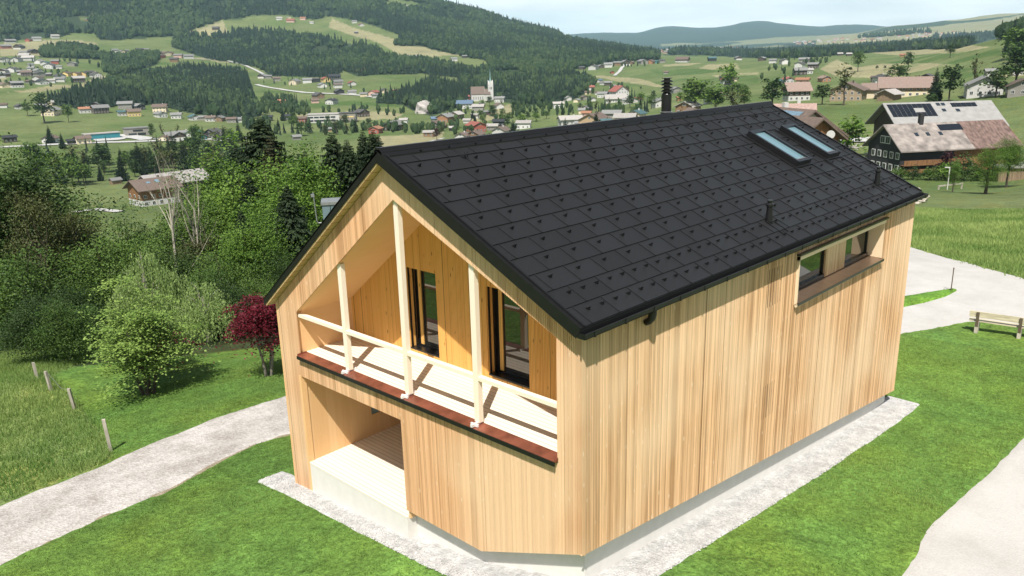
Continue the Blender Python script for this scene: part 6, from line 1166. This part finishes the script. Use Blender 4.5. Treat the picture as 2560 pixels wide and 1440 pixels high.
# the backrest side faces the lawn, the seat faces the road
MB().box((-L_/2-.28, .06, .40), (L_/2+.45, .40, .445)).build('seat', 'bench_wood', bn); MB().box((-L_/2-.28, -.02, .60), (L_/2+.45, .022, .82)).build('backrest', 'bench_wood', bn)
for sx in (-L_/2, L_/2): MB().box((sx-.06, -.05, -.2), (sx+.06, .42, .40)).build('leg', 'grey_wood', bn); MB().box((sx-.04, .022, .40), (sx+.04, .07, .80)).box((sx-.05, -.065, .25), (sx+.05, -.02, .80)).build('back_support', 'dark_wood', bn)
P = hit(2377, 730); o = MB().tube([(0, 0, -.1), (0, 0, 1.05)], .022, 8).tube([(0, 0, 1.05), (0, 0, 1.10)], .028, 8).build('marker_pole', 'dark_wood'); o.location = P; tag(o, 'thin dark marker pole at the tip of the grass island', 'pole')
bush(1, P[0], P[1], .32, 'small weed tuft around the marker pole on the grass island', None, .6)
# lamp, rail and little trees by the farm track
P = hit(2368, 474); s = dist(P)/FPX; lp = empty('street_lamp', P, face(P), 'thin white street lamp with flat arm in the green valley side', 'street lamp'); MB().tube([(0, 0, 0), (0, 0, 55*s)], 1.1*s, 6).build('pole', 'wall_white', lp); MB().box((-11*s, -1*s, 54*s), (1*s, 1*s, 56.2*s)).build('lamp_head', 'wall_white', lp)
a, b = hit(2345, 474), hit(2405, 472); d = b-a; L2 = math.hypot(d[0], d[1]); o = empty('railing', a, math.atan2(d[1], d[0]), 'low timber railing beside the white street lamp', 'railing'); MB().box((0, -.12, .55), (L2, .12, .78)).build('rail', 'grey_wood', o); [MB().box((x-.10, -.10, -.6), (x+.10, .10, .55)).build('post', 'grey_wood', o) for x in (.1, L2-.2)]
put_top('b2', 2535, 335, 185, 1.0, label='leafy tree at the right end of the big farmhouse', name='broadleaf_tree', cat='tree'); put_top('b3', 2480, 362, 160, 1.7, label='spreading orchard tree in front of the right farmhouse roof', name='fruit_tree', cat='tree'); put_top('b3', 2392, 394, 165, .9, label='small round orchard tree just right of the street lamp', name='fruit_tree', cat='tree')
for i, (x, y, h, k) in enumerate([(2255, 416, 3.6, 1), (2285, 420, 3.0, 0), (2328, 416, 4.0, 1), (2362, 410, 4.6, 2), (2415, 408, 5.5, 0), (2445, 410, 3.6, 2)]):
    P = at(x, y, 205); put('m1', P[0], P[1], h, .9, '%s garden bush, %s from the left below the big farmhouse' % (['round green', 'dark green', 'dense green', 'light yellow green', 'mid green', 'bright'][i], ORD[i+1]), 'garden bushes below the big farmhouse', 'bush', 'bush', SH[k], 1.6)
P = at(2372, 372, 208); put('mp', P[0], P[1], P[2]-float(H(P[0], P[1])), 1.1, 'purple leaved tree before the long farmhouse wall', None)
# log and stone pile at the far verge
P = at(2080, 362, 175); P[2] = float(H(P[0], P[1])); pass
def pile(name, lab, x, y, d, w, h, n, mat, seed):
    P = at(x, y, d) if d > 0 else hit(x, y)
    P[2] = float(H(P[0], P[1])); R = np.random.default_rng(seed); m = MB()
    for i in range(n):
        c_ = R.normal(0, 1, 2)*w*.3; z = max(0, h*(1-abs(c_[0])/w)*R.random()); s = R.uniform(.15, .4)*h*.5; a = R.uniform(0, 3.14); l = s*R.uniform(1, 2.4); m.tube([(c_[0]-l*math.cos(a), c_[1]-l*math.sin(a), z), (c_[0]+l*math.cos(a), c_[1]+l*math.sin(a), z+R.uniform(-.1, .2))], s*.6, 6)
    o = m.build(name, mat); o.location = P; tag(o, lab, 'pile')
pile('stone_pile', 'heap of stones and logs beside the farm road behind the roof', 2110, 372, -1, 9, 2.2, 60, 'cliff_rock', 5)
P = hit(2296, 497); 
pile('wood_pile', 'pale stacked wood pile peeping over the far roof corner', 2274, 470, 112, 3.4, 1.9, 60, 'grey_wood', 8)
dsh = at(2077, 336, 112); o = empty('satellite_dish', dsh, face(dsh), 'round white satellite dish beside the orange timber gable', 'dish'); MB().tube([(0, -.1, 0), (0, .05, 0), (0, .1, 0)], [.52, .40, .1], 20).build('reflector', 'wall_white', o); MB().tube([(0, .05, 0), (0, .3, -1.6)], .05, 6).build('mast', 'zinc', o)
# ---------------------------------------------------------------- haze
def haze():
    m, N, K = nt('haze'); v = N.new('ShaderNodeVolumePrincipled'); o = N.new('ShaderNodeOutputMaterial'); K.new(v.outputs[0], o.inputs['Volume']); v.inputs['Density'].default_value = 6.0e-5; v.inputs['Color'].default_value = (.52, .83, .98, 1); v.inputs['Anisotropy'].default_value = 0.0
    lo = -320.; ob = MB().box((-18000, -18000, lo-1), (18000, 18000, 1100)).build('haze', 'haze'); tag(ob, kind='stuff', label='thin bluish air between camera and far hills', cat='haze')
haze()
print('objects', len(bpy.data.objects))
